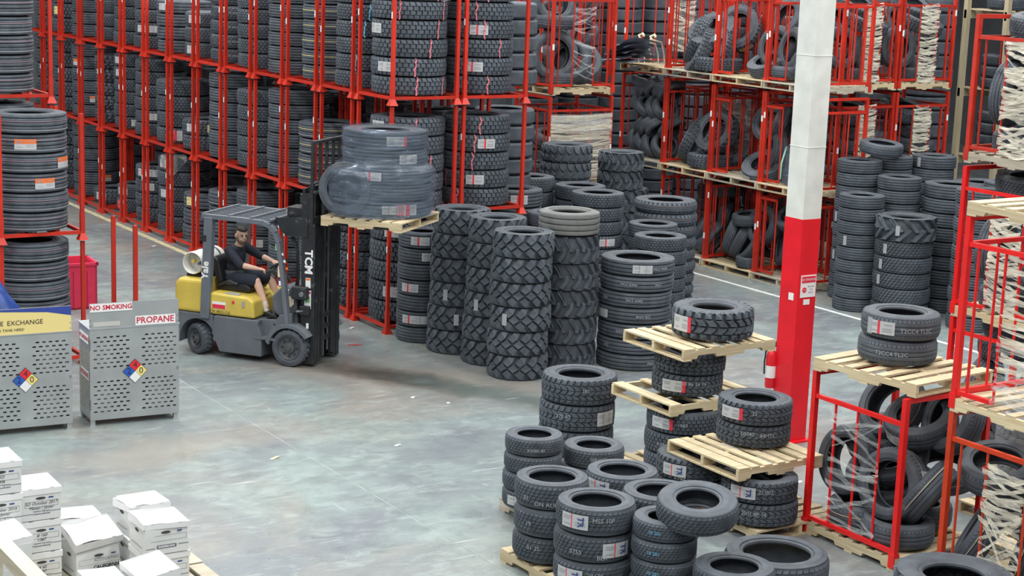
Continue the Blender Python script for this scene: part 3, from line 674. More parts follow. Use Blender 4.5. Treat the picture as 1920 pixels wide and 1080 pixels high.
stack('lt', 9.52, 13.08, .298, .190, 3, 'the small stack behind the front ones', z0=.14, rim=.56, group=FG, stick={2: [('chalk', 10, .05, 'SERVICE')]})
pallet(8.66, 11.66, 0, 'pale floor pallet under four stacks of light truck tires', L=1.36, Wd=1.28, rz=pi / 2, nb=8)
stack('lt', 8.29, 11.97, .328, .244, 3, 'the left stack of the front pallet', z0=.14, rim=.62, group=FG, stick={2: [('chalk', -5, -.25, 'ON AUER'), ('chalk', -42, -.1, '03')], 1: [('chalk', 12, -.1, '30'), ('chalk', -35, 0, '19')], 0: [('chalk', -25, .1, '01 25'), ('chalk', 14, .1, '28')]})
stack('lt', 9.10, 12.03, .330, .223, 3, 'the back right stack of the front pallet', z0=.14, rim=.62, group=FG, stick={2: [('tr', -42)]})
stack('lt', 8.29, 11.30, .340, .240, 3, 'the nearest stack with blue stickers', z0=.14, rim=.62, group=FG, stick={2: [('tr', -32), ('chalk', 12, .1, 'MSS 10P')], 1: [('tr', 36), ('chalk', -25, -.1, '0755'), ('chalk', 14, -.25, 'BER')], 0: [('tr', -36), ('chalk', 4, .1, '20170')]})
stack('lt', 9.04, 11.36, .335, .224, 3, 'the right stack of the front pallet', z0=.14, rim=.62, group=FG)
pallet(9.22, 10.38, 0, 'floor pallet at the bottom edge under brown dusted tires', L=1.78, Wd=1.15, nb=9)
stack('lt', 8.62, 10.76, .275, .170, 4, 'the leaning stack with blue chalk', z0=.14, rim=.54, group=FG, stick={k: [('chalk', -18, .0, '10 201', BLUEC)] for k in range(4)})
stack('lt', 8.86, 10.13, .335, .210, 2, 'the bottom edge stack under the tilted tire', z0=.14, rim=.58, group=FG, stick={1: [('chalk', 10, .0, '25 702', BLUEC)]})
tire('lt', .340, .205, (8.80, 10.58, .905), 'light truck tire lying tilted across two stacks at the bottom edge', .52, rot=(.10, -.14, .3), group=FG, stick=[('chalk', -135, .1, '84 12 9', BLUEC)])
stack('lt', 9.66, 10.52, .450, .285, 1, 'lying alone at the bottom edge, largest of the road tires', z0=.14, rim=.64, group=FG, stick={0: [('chalk', 38, .1, 'J50'), ('chalk', -4, -.1, 'V0P0 00')]})
stack('ag', 10.24, 9.05, .485, .31, 2, 'the tractor pair in the bottom right corner', rim=.50, group='tractor tires')
# ---------------------------------------------------------------- pallet cages with tires (right and back)
def ribbons(mb, x0, x1, z0, z1, n, y=0.0, sag=.03, rnd=random, diag=.12, wmin=.006, wmax=.026):
    for i in range(n):
        za = z0 + (z1 - z0) * rnd.random(); zb = za + rnd.uniform(-diag, diag); zb = min(max(zb, z0), z1); w = rnd.uniform(wmin, wmax); k = 7; vs = []
        ph = rnd.uniform(0, 6)
        for j in range(k + 1):
            u = j / k; zz = za + (zb - za) * u - sag * sin(pi * u) * rnd.uniform(.3, 1); ww = w * (.6 + .4 * abs(sin(ph + u * 5))); yy = y + rnd.uniform(-.012, .012) + .02 * sin(ph + 4 * u)
            vs += [(x0 + (x1 - x0) * u, yy, zz - ww), (x0 + (x1 - x0) * u, yy + rnd.uniform(-.015, .015), zz + ww)]
        mb.add(vs, [(2 * j, 2 * j + 1, 2 * j + 3, 2 * j + 2) for j in range(k)])
    return mb
def cage(x, y, z, rz, w, d, h, label, front='open', left='bars', right='bars', back='bars', wrap=None, group='red pallet cages', film=None, m=None, topbar=True, labels=True, nf=3):
    """red steel cage that stands on a pallet. local x along the face, local y into depth; z = top of the pallet"""
    m = m or RED2
    t = thing('pallet_cage', label, 'cage', (x, y, z), rz, group)
    P = .052
    pm = cached(('cpost', round(h, 2), m.name), lambda: MB().box(-P / 2, P / 2, -P / 2, P / 2, 0, h).mesh('post', m))
    bm = cached(('cbr', m.name), lambda: MB().box(-.035, .035, -.035, .035, -.11, .02).mesh('corner_bracket', m))
    lm = cached(('clab',), lambda: MB().box(-.018, .018, -.003, .003, 0, .10).mesh('post_label', WHITE))
    for a in (0, 1):
        for c in (0, 1):
            p = link('post', pm, t, (a * w, c * d, 0)); link('corner_bracket', bm, t, (a * w, c * d, 0))
            if labels and c == 0: link('post_label', lm, p, (0, -P / 2 - .002, random.uniform(.3, h * .75)))
    def rail(x0, y0, x1, y1, zz, s=.038):
        L_ = hypot(x1 - x0, y1 - y0)
        me = cached(('crail', round(L_, 2), s, m.name), lambda: MB().box(0, L_, -s / 2, s / 2, -s / 2, s / 2).mesh('rail', m))
        link('rail', me, t, (x0, y0, zz), (0, 0, atan2(y1 - y0, x1 - x0)))
    def bar(xx, yy, z0, z1, s=.026):
        me = cached(('cbar', round(z1 - z0, 2), s, m.name), lambda: MB().tube([(0, 0, 0), (0, 0, z1 - z0)], s / 2, 6).mesh('bar', m))
        link('bar', me, t, (xx, yy, z0))
    zt = h - .24
    def side(kind, p0, p1):
        (x0, y0), (x1, y1) = p0, p1; f = lambda u: (x0 + (x1 - x0) * u, y0 + (y1 - y0) * u)
        if kind == 'open': return
        if kind in ('bars', 'full'):
            rail(x0, y0, x1, y1, zt); rail(x0, y0, x1, y1, .03)
            k = nf if kind == 'full' else 4
            for i in range(k): bar(*f((i + 1) / (k + 1) if kind == 'full' else (.14, .36, .64, .86)[i]), .03, zt)
        if kind == 'gates':
            rail(x0, y0, x1, y1, zt)
            for u0, us in ((0, (.10, .33)), (1, (.90, .67))):
                for u in us: bar(*f(u), .03, zt)
                a, b = f(u0), f(us[1]); rail(*a, *b, .03)
        if kind == 'halfl':
            for u in (.10, .33): bar(*f(u), .03, zt)
            rail(*f(0), *f(.33), .03); rail(*f(0), *f(.33), zt)
    side(front, (0, 0), (w, 0)); side(left, (0, 0), (0, d)); side(right, (w, 0), (w, d)); side(back, (0, d), (w, d))
    if topbar:
        rail(0, 0, 0, d, h - .02, .045); rail(w, 0, w, d, h - .02, .045)
    for wp in (wrap or ()):
        u0, u1, z0, z1, n, fm = wp[:6]; yy = wp[6] if len(wp) > 6 else -.03
        mb = ribbons(MB(), u0 * w, u1 * w, z0, z1, n, yy, rnd=random.Random(int(x * 100 + z * 10)), diag=wp[7] if len(wp) > 7 else .10)
        if len(wp) > 8:   # a continuous sheet behind the ribbons
            mb2 = MB(); mb2.grid(lambda u, v: ((u0 + (u1 - u0) * u) * w, yy + .012 * sin(u * 17 + v * 9) + .01 * sin(v * 31), z0 + (z1 - z0) * v), 14, 22); mb2.build('film_sheet', FILMS, t, True, angle=80)
        mb.build('stretch_wrap', fm, t, True, angle=80)
    return t
def local(x, y, z, rz):
    M = Matrix.Translation((x, y, z)) @ Matrix.Rotation(rz, 4, 'Z'); return M
def heap(x, y, z, rz, items, where, group):
    """tires given in the cage's own frame: (style, R, W, lx, ly, lz, (rx, ry, rz) in degrees, words, [stickers])"""
    M = local(x, y, z, rz)
    for it in items:
        st, R, W, lx, ly, lz, e, words = it[:8]
        E = (Matrix.Rotation(rz, 3, 'Z') @ Euler([radians(a) for a in e]).to_matrix()).to_euler()
        tire(st, R, W, tuple(M @ Vector((lx, ly, lz))), f'{STY[st]["adj"]} tire {words} {where}', .62 if st == 'pass' else .56, rot=tuple(E), group=group, stick=it[8] if len(it) > 8 else ())
def laced(x, y, z, rz, w, R, W, style, nrow, ncol, where, group, ly=.3, seed=1, lim=1.5):
    """tires laced in leaning rows"""
    r = random.Random(seed); items = []
    for j in range(nrow):
        tl = 38 if j % 2 else -38
        for i in range(ncol):
            lx = R * .8 + (w - R * 1.6) * (i + (.5 if j % 2 else 0)) / max(1, ncol - .5); lz = R * .85 + j * R * 1.22; lx += r.uniform(-.04, .04)
            items.append((style, R, W, lx, ly + r.uniform(-.05, .05), lz, (0, 90 + tl + r.uniform(-16, 16), r.uniform(-20, 20)), f'{NTH[i]} from left in {ORD[j] if j else "the bottom"} leaning row,'))
    heap(x, y, z, rz, items, where, group)
PI2 = -pi / 2
# ---- row of far cages facing the aisle (face plane x = 19.2), bays run toward the camera
BW, BD, T1, T2 = 1.30, 1.10, 1.68, 3.38
R1Y = [25.98, 24.64, 23.30, 21.96]
BN = ['far left bay', 'second bay', 'third bay', 'bay behind the column']
for k, y0 in enumerate(R1Y):
    for t, zz in enumerate((0, T1 - .14, T2 - .14)):
        if k == 0 and t == 0: continue
        pallet(19.2 + BD / 2, y0 - BW / 2, zz, f'pallet under the red cage, {TIER[t]} tier, {BN[k]} of far cages', L=BD + .12, Wd=BW + .02, group='pallets under the far cages', mt=WOODG if (k + t) % 2 else None)
        fr = 'halfl' if (k == 2 and t > 0) or k == 3 else 'open'
        cage(19.24, y0, zz + .14, PI2, BW - .02, BD - .06, 1.50, f'red pallet cage with side bars, {TIER[t]} tier, {BN[k]} of far cages', front=fr, group='far red cages along the aisle',
             wrap=[(.05, .95, .1, 1.2, 26, FILM, BD - .1, .3, 1)] if (k in (1, 2) and t == 1) else ([(.1, .6, .2, 1.15, 24, FILMB, BD - .12, .2, 1)] if t == 2 and k == 0 else None))
WA = {'a1': 'far left bay, middle tier', 'b1': 'second far bay, middle tier', 'c1': 'third far bay, middle tier', 'b2': 'second far bay, upper tier', 'c2': 'third far bay, upper tier', 'b0': 'second far bay, floor tier', 'c0': 'third far bay, floor tier', 'd0': 'floor tier behind the column', 'd1': 'middle tier behind the column', 'd2': 'upper tier behind the column', 'a2': 'far left bay, upper tier'}
GA = 'tires heaped in the far cages'
laced(19.24, R1Y[0], T1, PI2, 1.28, .275, .17, 'pass', 4, 4, 'far left bay', GA, ly=.30, seed=3)
heap(19.24, R1Y[0], T1, PI2, [('pass', .30, .18, .30, .32, 1.36, (0, 8, 0), 'lying on top of the laced heap,'), ('pass', .30, .18, .90, .36, 1.34, (12, -14, 0), 'tilted on top of the laced heap,')], WA['a1'], GA)
heap(19.24, R1Y[1], T1, PI2, [('at', .44, .24, .34, .42, .42, (66, 0, -58), 'leaning at the left side,'), ('at', .42, .24, .62, .50, .40, (62, 0, -40), 'leaning in the middle,'), ('mud', .42, .24, .92, .42, .62, (60, 10, 6), 'propped up showing its hole,'), ('at', .40, .24, .92, .30, .13, (0, 0, 0), 'lying flat at the front,'), ('at', .40, .24, .85, .85, .3, (50, 0, 30), 'leaning at the rear,')], WA['b1'], GA)
heap(19.24, R1Y[2], T1, PI2, [('rib', .42, .22, .98, .50, .44, (80, 0, -20), 'standing on edge,'), ('rib', .40, .20, 1.06, .30, .20, (30, 10, 0), 'lying tilted at the front,', [('white', -100)]), ('pass', .34, .2, 1.04, .62, .95, (70, 0, -50), 'resting on top,'), ('at', .36, .22, .55, .85, .85, (74, 0, 20), 'standing at the rear,')], WA['c1'], GA)
heap(19.24, R1Y[1], T2, PI2, [('at', .45, .24, .32, .40, .48, (72, 0, -52), 'standing at the left side,', [('yellow', -140)]), ('at', .45, .25, .66, .42, .66, (38, 8, 10), 'tilted showing its hole,'), ('at', .44, .24, .56, .25, .32, (66, 10, -35), 'leaning at the front,'), ('at', .44, .24, .86, .32, .34, (58, -24, 10), 'leaning with a yellow label,', [('yellow', -115)]), ('at', .42, .24, 1.0, .30, .13, (0, 0, 0), 'lying flat at the front,'), ('at', .42, .25, .95, .78, .75, (70, 0, 25), 'standing at the rear,', [('yellow', -60)])], WA['b2'], GA)
heap(19.24, R1Y[2], T2, PI2, [('pass', .38, .22, 1.02, .45, .50, (80, 0, 8), 'standing on edge,', [('grey', -100)]), ('rib', .36, .20, 1.0, .28, .24, (28, 0, 0), 'lying tilted at the front,'), ('lt', .36, .2, .95, .7, 1.0, (65, 0, 0), 'resting above,', [('grey', -90)]), ('lt', .36, .22, .55, .85, .4, (74, 0, 12), 'standing at the rear,')], WA['c2'], GA)
heap(19.24, R1Y[3], T2, PI2, [('lt', .38, .22, .20, .35, .50, (80, 0, -12), 'standing on edge,'), ('pass', .34, .20, .22, .30, .14, (0, 0, 0), 'lying flat,', [('purple', -120)]), ('pass', .34, .2, .45, .30, .36, (62, 0, -30), 'leaning with a purple label,', [('purple', -100)])], WA['d2'], GA)
heap(19.24, R1Y[1], .14, PI2, [('pass', .34, .19, .95, .35, .30, (40, -10, -30), 'tilted at the front,'), ('pass', .34, .19, .70, .42, .42, (62, 0, -40), 'leaning at the left,'), ('pass', .32, .2, 1.12, .30, .28, (66, 0, -65), 'standing at the post,'), ('pass', .34, .22, .8, .85, .55, (82, 0, -50), 'standing at the rear,'), ('pass', .34, .22, .85, .82, 1.15, (10, 0, 0), 'lying on the rear ones,')], WA['b0'], GA)
heap(19.24, R1Y[2], .14, PI2, [('pass', .36, .20, .22, .42, .42, (74, 0, -55), 'leaning leftmost,'), ('pass', .36, .20, .46, .42, .38, (66, 0, -52), 'leaning second from left,', [('yellow', -140)]), ('pass', .30, .19, .62, .40, .78, (8, 0, 0), 'lying on the leaning ones,'), ('pass', .34, .20, .76, .36, .30, (56, 10, -40), 'sloping in the middle,'), ('pass', .36, .22, 1.02, .40, .72, (74, 12, -5), 'propped up with yellow labels,', [('yellow', -135), ('yellow', -100)]), ('at', .24, .17, .98, .16, .09, (0, 0, 0), 'lying flat, smallest one,'), ('pass', .32, .2, .75, .85, .4, (80, 0, 10), 'standing at the rear,')], WA['c0'], GA)
heap(19.24, R1Y[3], .14, PI2, [('pass', .36, .20, .18, .45, .45, (82, 0, -30), 'standing on edge,'), ('pass', .34, .20, .45, .5, .40, (70, 0, -40), 'leaning,'), ('pass', .32, .20, .3, .5, .95, (40, 0, 0), 'tilted on top,')], WA['d0'], GA)
# wrapped bundle in the far left bay, upper tier
bun = thing('wrapped_tire_bundle', 'clear plastic wrapped bundle of tubes tied with cream cords, far left bay', 'bundle', (19.36, 24.92, T2), pi / 2)
NV = mat('inner_tube_rubber', (.17, .20, .25), .4, noise=.25)
for k in range(5):   # flat folded tubes lying on each other, taller at the right end
    MB().grid(lambda u, v, k=k: (.02 + (1.05 - .12 * k) * u, .10 + .06 * k + .62 * v + .02 * sin(u * 9 + k), .02 + (.095 - .055 * u) * k + (.085 - .04 * u) * sin(pi * min(max(v, .02), .98)) ** .4 * (1 - .5 * u * u) + .012 * sin(u * 14 + k * 2)), 18, 10).build('folded_tube', NV, bun, True)
MB().grid(lambda u, v: (-.05 + 1.12 * u, .06 - .03 * sin(v * 3) + .015 * sin(u * 16) - .05 * (1 - v) + .1 * v * v, .02 + (.50 - .34 * u) * v), 20, 10).build('plastic_sheet', FILMM, bun, True)
CORD = mat('cream_cord', (.75, .66, .44), .8)
for u in (.12, .30, .52, .72, .9): MB().tube([(u, -.08, .0), (u + .04, -.09, .18), (u + .02, .0, .44 - .24 * u), (u - .03, .3, .50 - .24 * u)], .013, 6).build('cord', CORD, bun, True)
for u in (.25, .6): MB().tube([(u - .06, .1, .50), (u, .08, .54), (u + .1, .1, .50), (u + .02, .12, .46)], .022, 6).build('cord_knot', CORD, bun, True)
# bag of wrapped tires behind the column, middle tier
bg = thing("tire_bag", 'clear plastic bag of tires with green cords beside the column', 'bag', (19.32, 21.45, T1), 0)
for i in range(2): MB().lathe([(.12, .0), (.30, -.02), (.34, .06), (.34, .16), (.30, .23), (.12, .21)], 24, closed=True).build('bagged_tire', RUB, bg, True, (.34, 0, .02 + i * .24))
MB().grid(lambda u, v: (.34 + (.37 - .05 * v) * cos(u * 2 * pi), (.37 - .05 * v) * sin(u * 2 * pi) + .01 * sin(u * 50), .62 * v), 26, 8).build('plastic_bag', FILMM, bg, True)
GRN = mat('mint_cord', (.35, .72, .55), .7)
for a in (2.8, 3.6, 4.4): MB().tube([(.34 + .38 * cos(a), .38 * sin(a), .08), (.34 + .39 * cos(a + .1), .39 * sin(a + .1), .35), (.34 + .3 * cos(a), .3 * sin(a), .62)], .014, 6).build('cord', GRN, bg, True)
# ---- cages facing the camera right of the column (face plane y = 21.2)
GB = 'tires heaped in the cages facing the aisle end'
for k, x0 in enumerate((20.16, 21.47)):
    side_ = ('left', 'right')[k]
    for t, zz in enumerate((0, T1 - .14, T2 - .14)):
        if t == 0: continue
        pallet(x0 + .63, 21.2 + .55, zz, f'pallet of the {side_} cage right of the column top, {TIER[t]} tier', L=1.26, Wd=1.12, rz=0, group='pallets of the aisle end cages')
        cage(x0 + .03, 21.22, zz + .14, 0, 1.22, 1.05, 1.52, f'red cage with tan film strip, {side_} of the pair right of the column, {TIER[t]} tier', front='gates', group='cages of the aisle end',
             wrap=[(.33, .67, .0, 1.32, 75, FILMB, -.02, .09)])
    wh = f'{side_} cage right of the column'
    heap(x0 + .03, 21.22, T2, 0, [('lt', .36, .22, .22, .34, .55, (82, 0, -12), 'standing on edge left, upper tier,'), ('at', .37, .23, .86, .40, .95, (18, 6, 0), 'lying tilted high, upper tier,'), ('lt', .36, .22, .88, .42, .40, (80, 0, 8 - 20 * k), 'standing on edge right, upper tier,'), ('lt', .34, .22, .62, .34, .12, (0, 0, 0), 'lying flat, upper tier,'), ('lt', .35, .22, .5, .7, .95, (60, 0, 10), 'tilted at the rear, upper tier,'), ('at', .36, .22, .9, .72, 1.24, (30, 0, 0), 'topmost at the rear, upper tier,')], wh, GB)
    heap(x0 + .03, 21.22, T1, 0, [('lt', .42, .24, .62, .48, 1.16, (14, -4, 0), 'lying on top, middle tier,', [('purple', -60)]), ('lt', .40, .24, .84, .44, .88, (24, 8, 0), 'lying tilted, middle tier,'), ('pass', .38, .24, .85, .40, .58, (6, 4, 0), 'lying in the middle, middle tier,'), ('lt', .36, .22, .90, .34, .36, (84, 0, 4), 'standing on edge right, middle tier,'), ('lt', .36, .22, .28, .5, .45, (80, 0, -15), 'standing on edge left, middle tier,')], wh, GB)
for k, x0 in enumerate((20.16, 21.47)):
    side_ = ('left', 'right')[k]
    pallet(x0 + .63, 21.2 + .55, 0, f'floor pallet of the {side_} cage right of the column', L=1.26, Wd=1.12, group='pallets of the aisle end cages')
    cage(x0 + .03, 21.22, .14, 0, 1.22, 1.05, 1.40, f'red cage standing on the floor, {side_} of the pair right of the column', front='gates', group='cages of the aisle end')
# green netting and wrapped tubes at the foot of the left cage, middle tier
nb = thing('bagged_tubes', 'blue plastic bags tied with green cord at the column edge', 'bag', (20.22, 21.08, T1 + .0))
for i in range(4): MB().lathe([(.001, 0), (.10, .02), (.13, .12), (.10, .24), (.03, .30), (.05, .35), (.001, .35)], 12).build('bag', mat('blue_bag_film', (.10, .16, .22), .25, noise=.4, nscale=12), nb, True, (.05 + .22 * i, -.02 - .05 * (i % 2), 0))
for i in range(9): MB().tube([(.05 + .11 * i, -.15, .05 + .1 * (i % 3)), (.08 + .11 * i, -.17, .22), (.04 + .12 * i, -.12, .34 + .06 * (i % 2)), (.1 + .11 * i, -.1, .28)], .010, 5).build('cord', GRN, nb, True)
# ---- wrapped cage behind the loader stacks (face plane y = 24.3)
Z0_ = 3.08
pallet(17.12, 24.85, Z0_ - .14, 'pallet of the cage above the wrapped cage, behind the loader stacks', L=1.30, Wd=1.1, group='pallets of the back cages')
cage(16.47, 24.3, Z0_, 0, 1.28, 1.05, 1.70, 'tall red cage of big bare tires behind the inner rack, upper tier', front='gates', wrap=[(.33, .67, .1, 1.35, 16, FILM, -.02, .25)])
GC = 'tires in the cage behind the inner rack'
heap(16.47, 24.3, Z0_, 0, [('pass', .44, .24, .26, .36, .52, (82, 0, -16), 'standing on edge left,'), ('pass', .42, .24, .34, .5, 1.10, (4, 0, 0), 'lying with a purple label,', [('purple', -75)]), ('pass', .42, .24, .30, .5, 1.42, (74, 0, 0), 'standing on top,'), ('pass', .40, .22, .60, .36, .40, (64, 0, -58), 'leaning in the middle,', [('grey', -120)]), ('pass', .40, .22, .86, .42, .36, (48, 0, -35), 'tilted right showing its hole,'), ('pass', .40, .22, .4, .5, .12, (0, 0, 0), 'lying flat at the bottom,', [('purple', -75)])], 'cage behind the inner rack', GC)
cage(16.47, 24.3, 1.50, 0, 1.28, 1.05, 1.42, 'red cage sealed in crumpled clear film behind the loader stacks', front='gates', wrap=[(0, 1, .0, 1.10, 70, FILMB, -.03, .15, 1), (0, 1, .8, 1.12, 16, FILM, -.045, .04)])
pallet(17.12, 24.85, 1.36, 'pallet under the film-sealed cage behind the loader stacks', L=1.30, Wd=1.1, group='pallets of the back cages')
stack('block', 17.1, 24.8, .45, .24, 5, 'the pile under the film-sealed cage', z0=.0, group=GC, rim=.55)
heap(16.47, 24.3, 1.5, 0, [('pass', .40, .22, .4, .55, .12, (0, 0, 0), 'lying left inside,'), ('pass', .40, .22, .85, .55, .35, (10, 0, 0), 'lying right inside,'), ('pass', .40, .22, .5, .55, .62, (14, 0, 0), 'lying on top inside,')], 'the film-sealed cage', GC)
# further back: laced passenger tires seen between the cages (upper left of the far row)
pallet(18.5, 27.2, 3.06, 'pallet of the far laced heap seen between cages', L=1.3, Wd=1.2, group='pallets of the back cages')
laced(17.75, 26.75, 3.2, 0, 1.5, .29, .17, 'pass', 6, 5, 'far heap between cages', 'tires of the far laced heap', ly=.3, seed=9)
cage(17.7, 26.5, 3.2, 0, 1.6, 1.2, 1.7, 'far red cage holding a laced heap seen between cages', front='open', left='open', right='bars')
for k in range(2):   # dark cages behind the aisle row
    for t, zz in ((1, T1), (2, T2), (0, .14)):
        yb = 25.9 - 1.34 * k
        cage(20.60, yb, zz, PI2, 1.28, 1.0, 1.46, f'red cage in the second row behind, {TIER[t]} tier, {NTH[k]} from the left', front='bars', group='red cages of the second row', labels=False)
        if t: pallet(21.12, yb - .64, zz - .14, f'pallet of the second row behind, {TIER[t]} tier, {NTH[k]} from the left', L=1.1, Wd=1.3, group='pallets of the second row', mt=WOODG)
        stack('lt', 21.1, yb - .62, .42, .24, 4, f'{TIER[t]} tier, second row behind, {NTH[k]} cage from left', z0=zz, group='tires in the second row of cages', rim=.56)
# ---- near right: cage with road tires and a pallet on top
M_RED = mat('bright_cage_red', (.72, .012, .012), .35, noise=.1, dirt=(.55, .5, .5), dirt_amt=.28, dirt_scale=10)
MX, MY = 11.05, 11.66
pallet(MX + .55, MY - .60, 0, 'floor pallet under the bright red cage of road tires', L=1.20, Wd=1.14, rz=pi / 2, group='pallets of the near cages')
cage(MX, MY, .14, PI2, 1.16, 1.06, 1.46, 'bright red cage of large road tires at the lower right', front='full', left='open', right='open', back='open', m=M_RED, group='near red cages', labels=False,
     wrap=[(.24, .78, .1, 1.15, 20, FILM, -.035, .4)])
GM = 'tires in the bright red cage'
heap(MX, MY, .14, PI2, [
    ('pass', .335, .225, .34, .40, .115, (0, 0, 20), 'lying flat at bottom left of', [('stripe', mat('cream_line', (.55, .50, .36), .7), .12)]),
    ('pass', .335, .225, .86, .34, .115, (0, 0, 60), 'lying flat at bottom right with pink stickers of', [('pinkb', -165), ('white', -128)]),
    ('pass', .345, .225, .12, .40, .56, (80, 0, 2), 'standing on edge left of'),
    ('pass', .345, .225, .78, .32, .52, (78, 0, 10), 'standing on edge centre with red tag of', [('stripe', MATS['cream_line'], .15), ('red', 12)]),
    ('pass', .335, .225, .98, .55, .46, (56, 0, -62), 'leaning behind the right post of', [('stripe', MATS['cream_line'], .15)]),
    ('pass', .335, .225, .92, .82, .66, (16, 14, 0), 'lying tilted in the middle of', [('stripe', MATS['cream_line'], .12), ('red', -110)]),
    ('pass', .345, .225, .24, .78, 1.08, (58, 0, 0), 'upper left tilted of', [('stripe', MATS['cream_line'], .15)]),
    ('pass', .345, .225, .66, .74, 1.05, (28, 6, 0), 'top one tilted showing its hole of', [('stripe', MATS['cream_line'], .12), ('redend', -95)]),
    ('pass', .335, .225, .40, .72, .40, (40, 0, 10), 'half hidden in the middle of'), ('pass', .335, .225, .46, .62, .70, (50, 0, 15), 'leaning across the middle of'), ('pass', .335, .225, .20, .74, .40, (34, 8, 0), 'tilted at the back left of'), ('pass', .335, .225, .12, .78, .74, (24, -6, 0), 'lying high at the back left of'), ('pass', .335, .225, .62, .82, .14, (0, 0, 0), 'lying at the back of'), ('pass', .335, .225, .95, .85, 1.12, (66, 0, -10), 'standing at the back right of')], 'the bright red cage', GM)
mp = pallet(MX + .52, MY - .58, 1.62, 'pallet resting on the bright red cage with two road tires', L=1.20, Wd=1.10, rz=pi / 2 + .10, group='pallets of the near cages', mt=None)
stack('pass', MX + .55, MY - .48, .365, .235, 2, 'the pair on the pallet above the bright red cage', z0=1.76, rim=.56, group='road tires above the bright cage', stick={1: [('red', -28), ('grey', -48), ('chalk', 24, -.05, 'T2CC4 TL2C')], 0: [('chalk', -8, .0, 'T2CC4 TL2C')]}, adj='wide road')
# ---- near right tower (face plane x = 11.05)
GN = 'tires in the near right tower'
NX, NY = 11.08, 9.98
ORED = mat('orange_red_paint', (.55, .045, .012), .42, noise=.15, dirt=(.5, .4, .36), dirt_amt=.28, dirt_scale=12)
pallet(NX + .55, NY - .64, 0, 'floor pallet of the near right cage tower', L=1.3, Wd=1.14, rz=pi / 2, group='pallets of the near cages')
cage(NX, NY, .14, PI2, 1.28, 1.06, 1.48, 'orange red floor cage with torn film at the right edge', front='gates', left='open', right='open', back='open', m=ORED, group='near red cages', labels=False, wrap=[(.33, .67, .75, 1.12, 16, FILMB, -.02, .12), (.33, .67, .05, .75, 26, FILMB, -.02, .5)])
heap(NX, NY, .14, PI2, [('pass', .34, .225, .12, .36, .36, (62, 0, -52), 'leaning left in', [('stripe', MATS['cream_line'], .15)]), ('pass', .34, .225, .18, .42, .95, (16, 10, 0), 'lying on top left in', [('stripe', MATS['cream_line'], .12)]), ('pass', .34, .225, .52, .55, .34, (76, 0, -58), 'standing on edge in', [('stripe', MATS['cream_line'], .15)]), ('pass', .34, .225, .62, .45, .75, (72, 0, -48), 'tilted behind the film in', [('stripe', MATS['cream_line'], .15), ('red', -100)]), ('pass', .33, .22, .30, .85, .62, (30, 0, 10), 'tilted behind in'), ('pass', .33, .22, .8, .8, .115, (0, 0, 0), 'lying at the rear of')], 'the right edge floor cage', GN)
pallet(NX + .55, NY - .64, T1 - .06, 'pallet of the near right tower, middle tier', L=1.32, Wd=1.16, rz=pi / 2, group='pallets of the near cages')
cage(NX, NY, T1 + .08, PI2, 1.28, 1.06, 1.56, 'red cage with torn clear film at the right edge, middle tier', front='gates', left='bars', right='open', back='bars', m=M_RED, group='near red cages', labels=False, wrap=[(.33, .90, .25, 1.28, 30, FILMB, .02, .08), (.33, .7, .0, .55, 18, FILM, -.02, .1)])
pallet(NX + .55, NY - .64, T2 - .06, 'pallet at the top of the near right tower with one tire', L=1.32, Wd=1.16, rz=pi / 2, group='pallets of the near cages')
tire('pass', .33, .22, (NX + .45, NY - .78, T2 + .08 + .115), 'road tire lying alone on the top pallet at the right edge', .58, group=GN)
# ---- tower behind it (face plane x = 14.3)
QX, QY = 14.30, 13.00
for t, zz in enumerate((0, T1 - .10, T2 - .10)):
    pallet(QX + .55, QY - .64, zz, f'pallet of the second tower from the right edge, {TIER[t]} tier', L=1.32, Wd=1.16, rz=pi / 2, group='pallets of the second tower', mt=WOODG if t == 2 else None)
    cage(QX, QY, zz + .14, PI2, 1.28, 1.06, 1.52 if t < 2 else 1.45, f'red cage of the second tower from the right edge, {TIER[t]} tier', front='gates', left='open' if t < 2 else 'bars', right='bars', back='open' if t < 2 else 'bars', group='cages of the second tower', m=[M_RED, M_RED, RED2][t], labels=False,
         wrap=[(.33, .67, .0, 1.2, 60, FILMB, -.02, .22)] if t else None)
    wq = f'second tower, {TIER[t]} tier'
    heap(QX, QY, zz + .14, PI2, [('lt', .34, .22, .42, .40, .115, (0, 0, 0), 'lying flat at the bottom,', [('white', -120)]), ('pass', .36, .22, .20, .36, .62, (86, 0, -72), 'standing upright on the flat one,'), ('lt', .34, .22, .75, .42, .34, (4, 0, 0), 'lying second layer,'), ('lt', .34, .22, .34, .55, 1.12, (6, 0, 0), 'lying high with red sticker,', [('red', -150)]), ('lt', .34, .22, .38, .55, 1.36, (6, 4, 0), 'topmost lying,'), ('pass', .34, .22, .8, .5, .8, (70, 0, -40), 'tilted behind the film,')], wq, 'tires in the second tower')
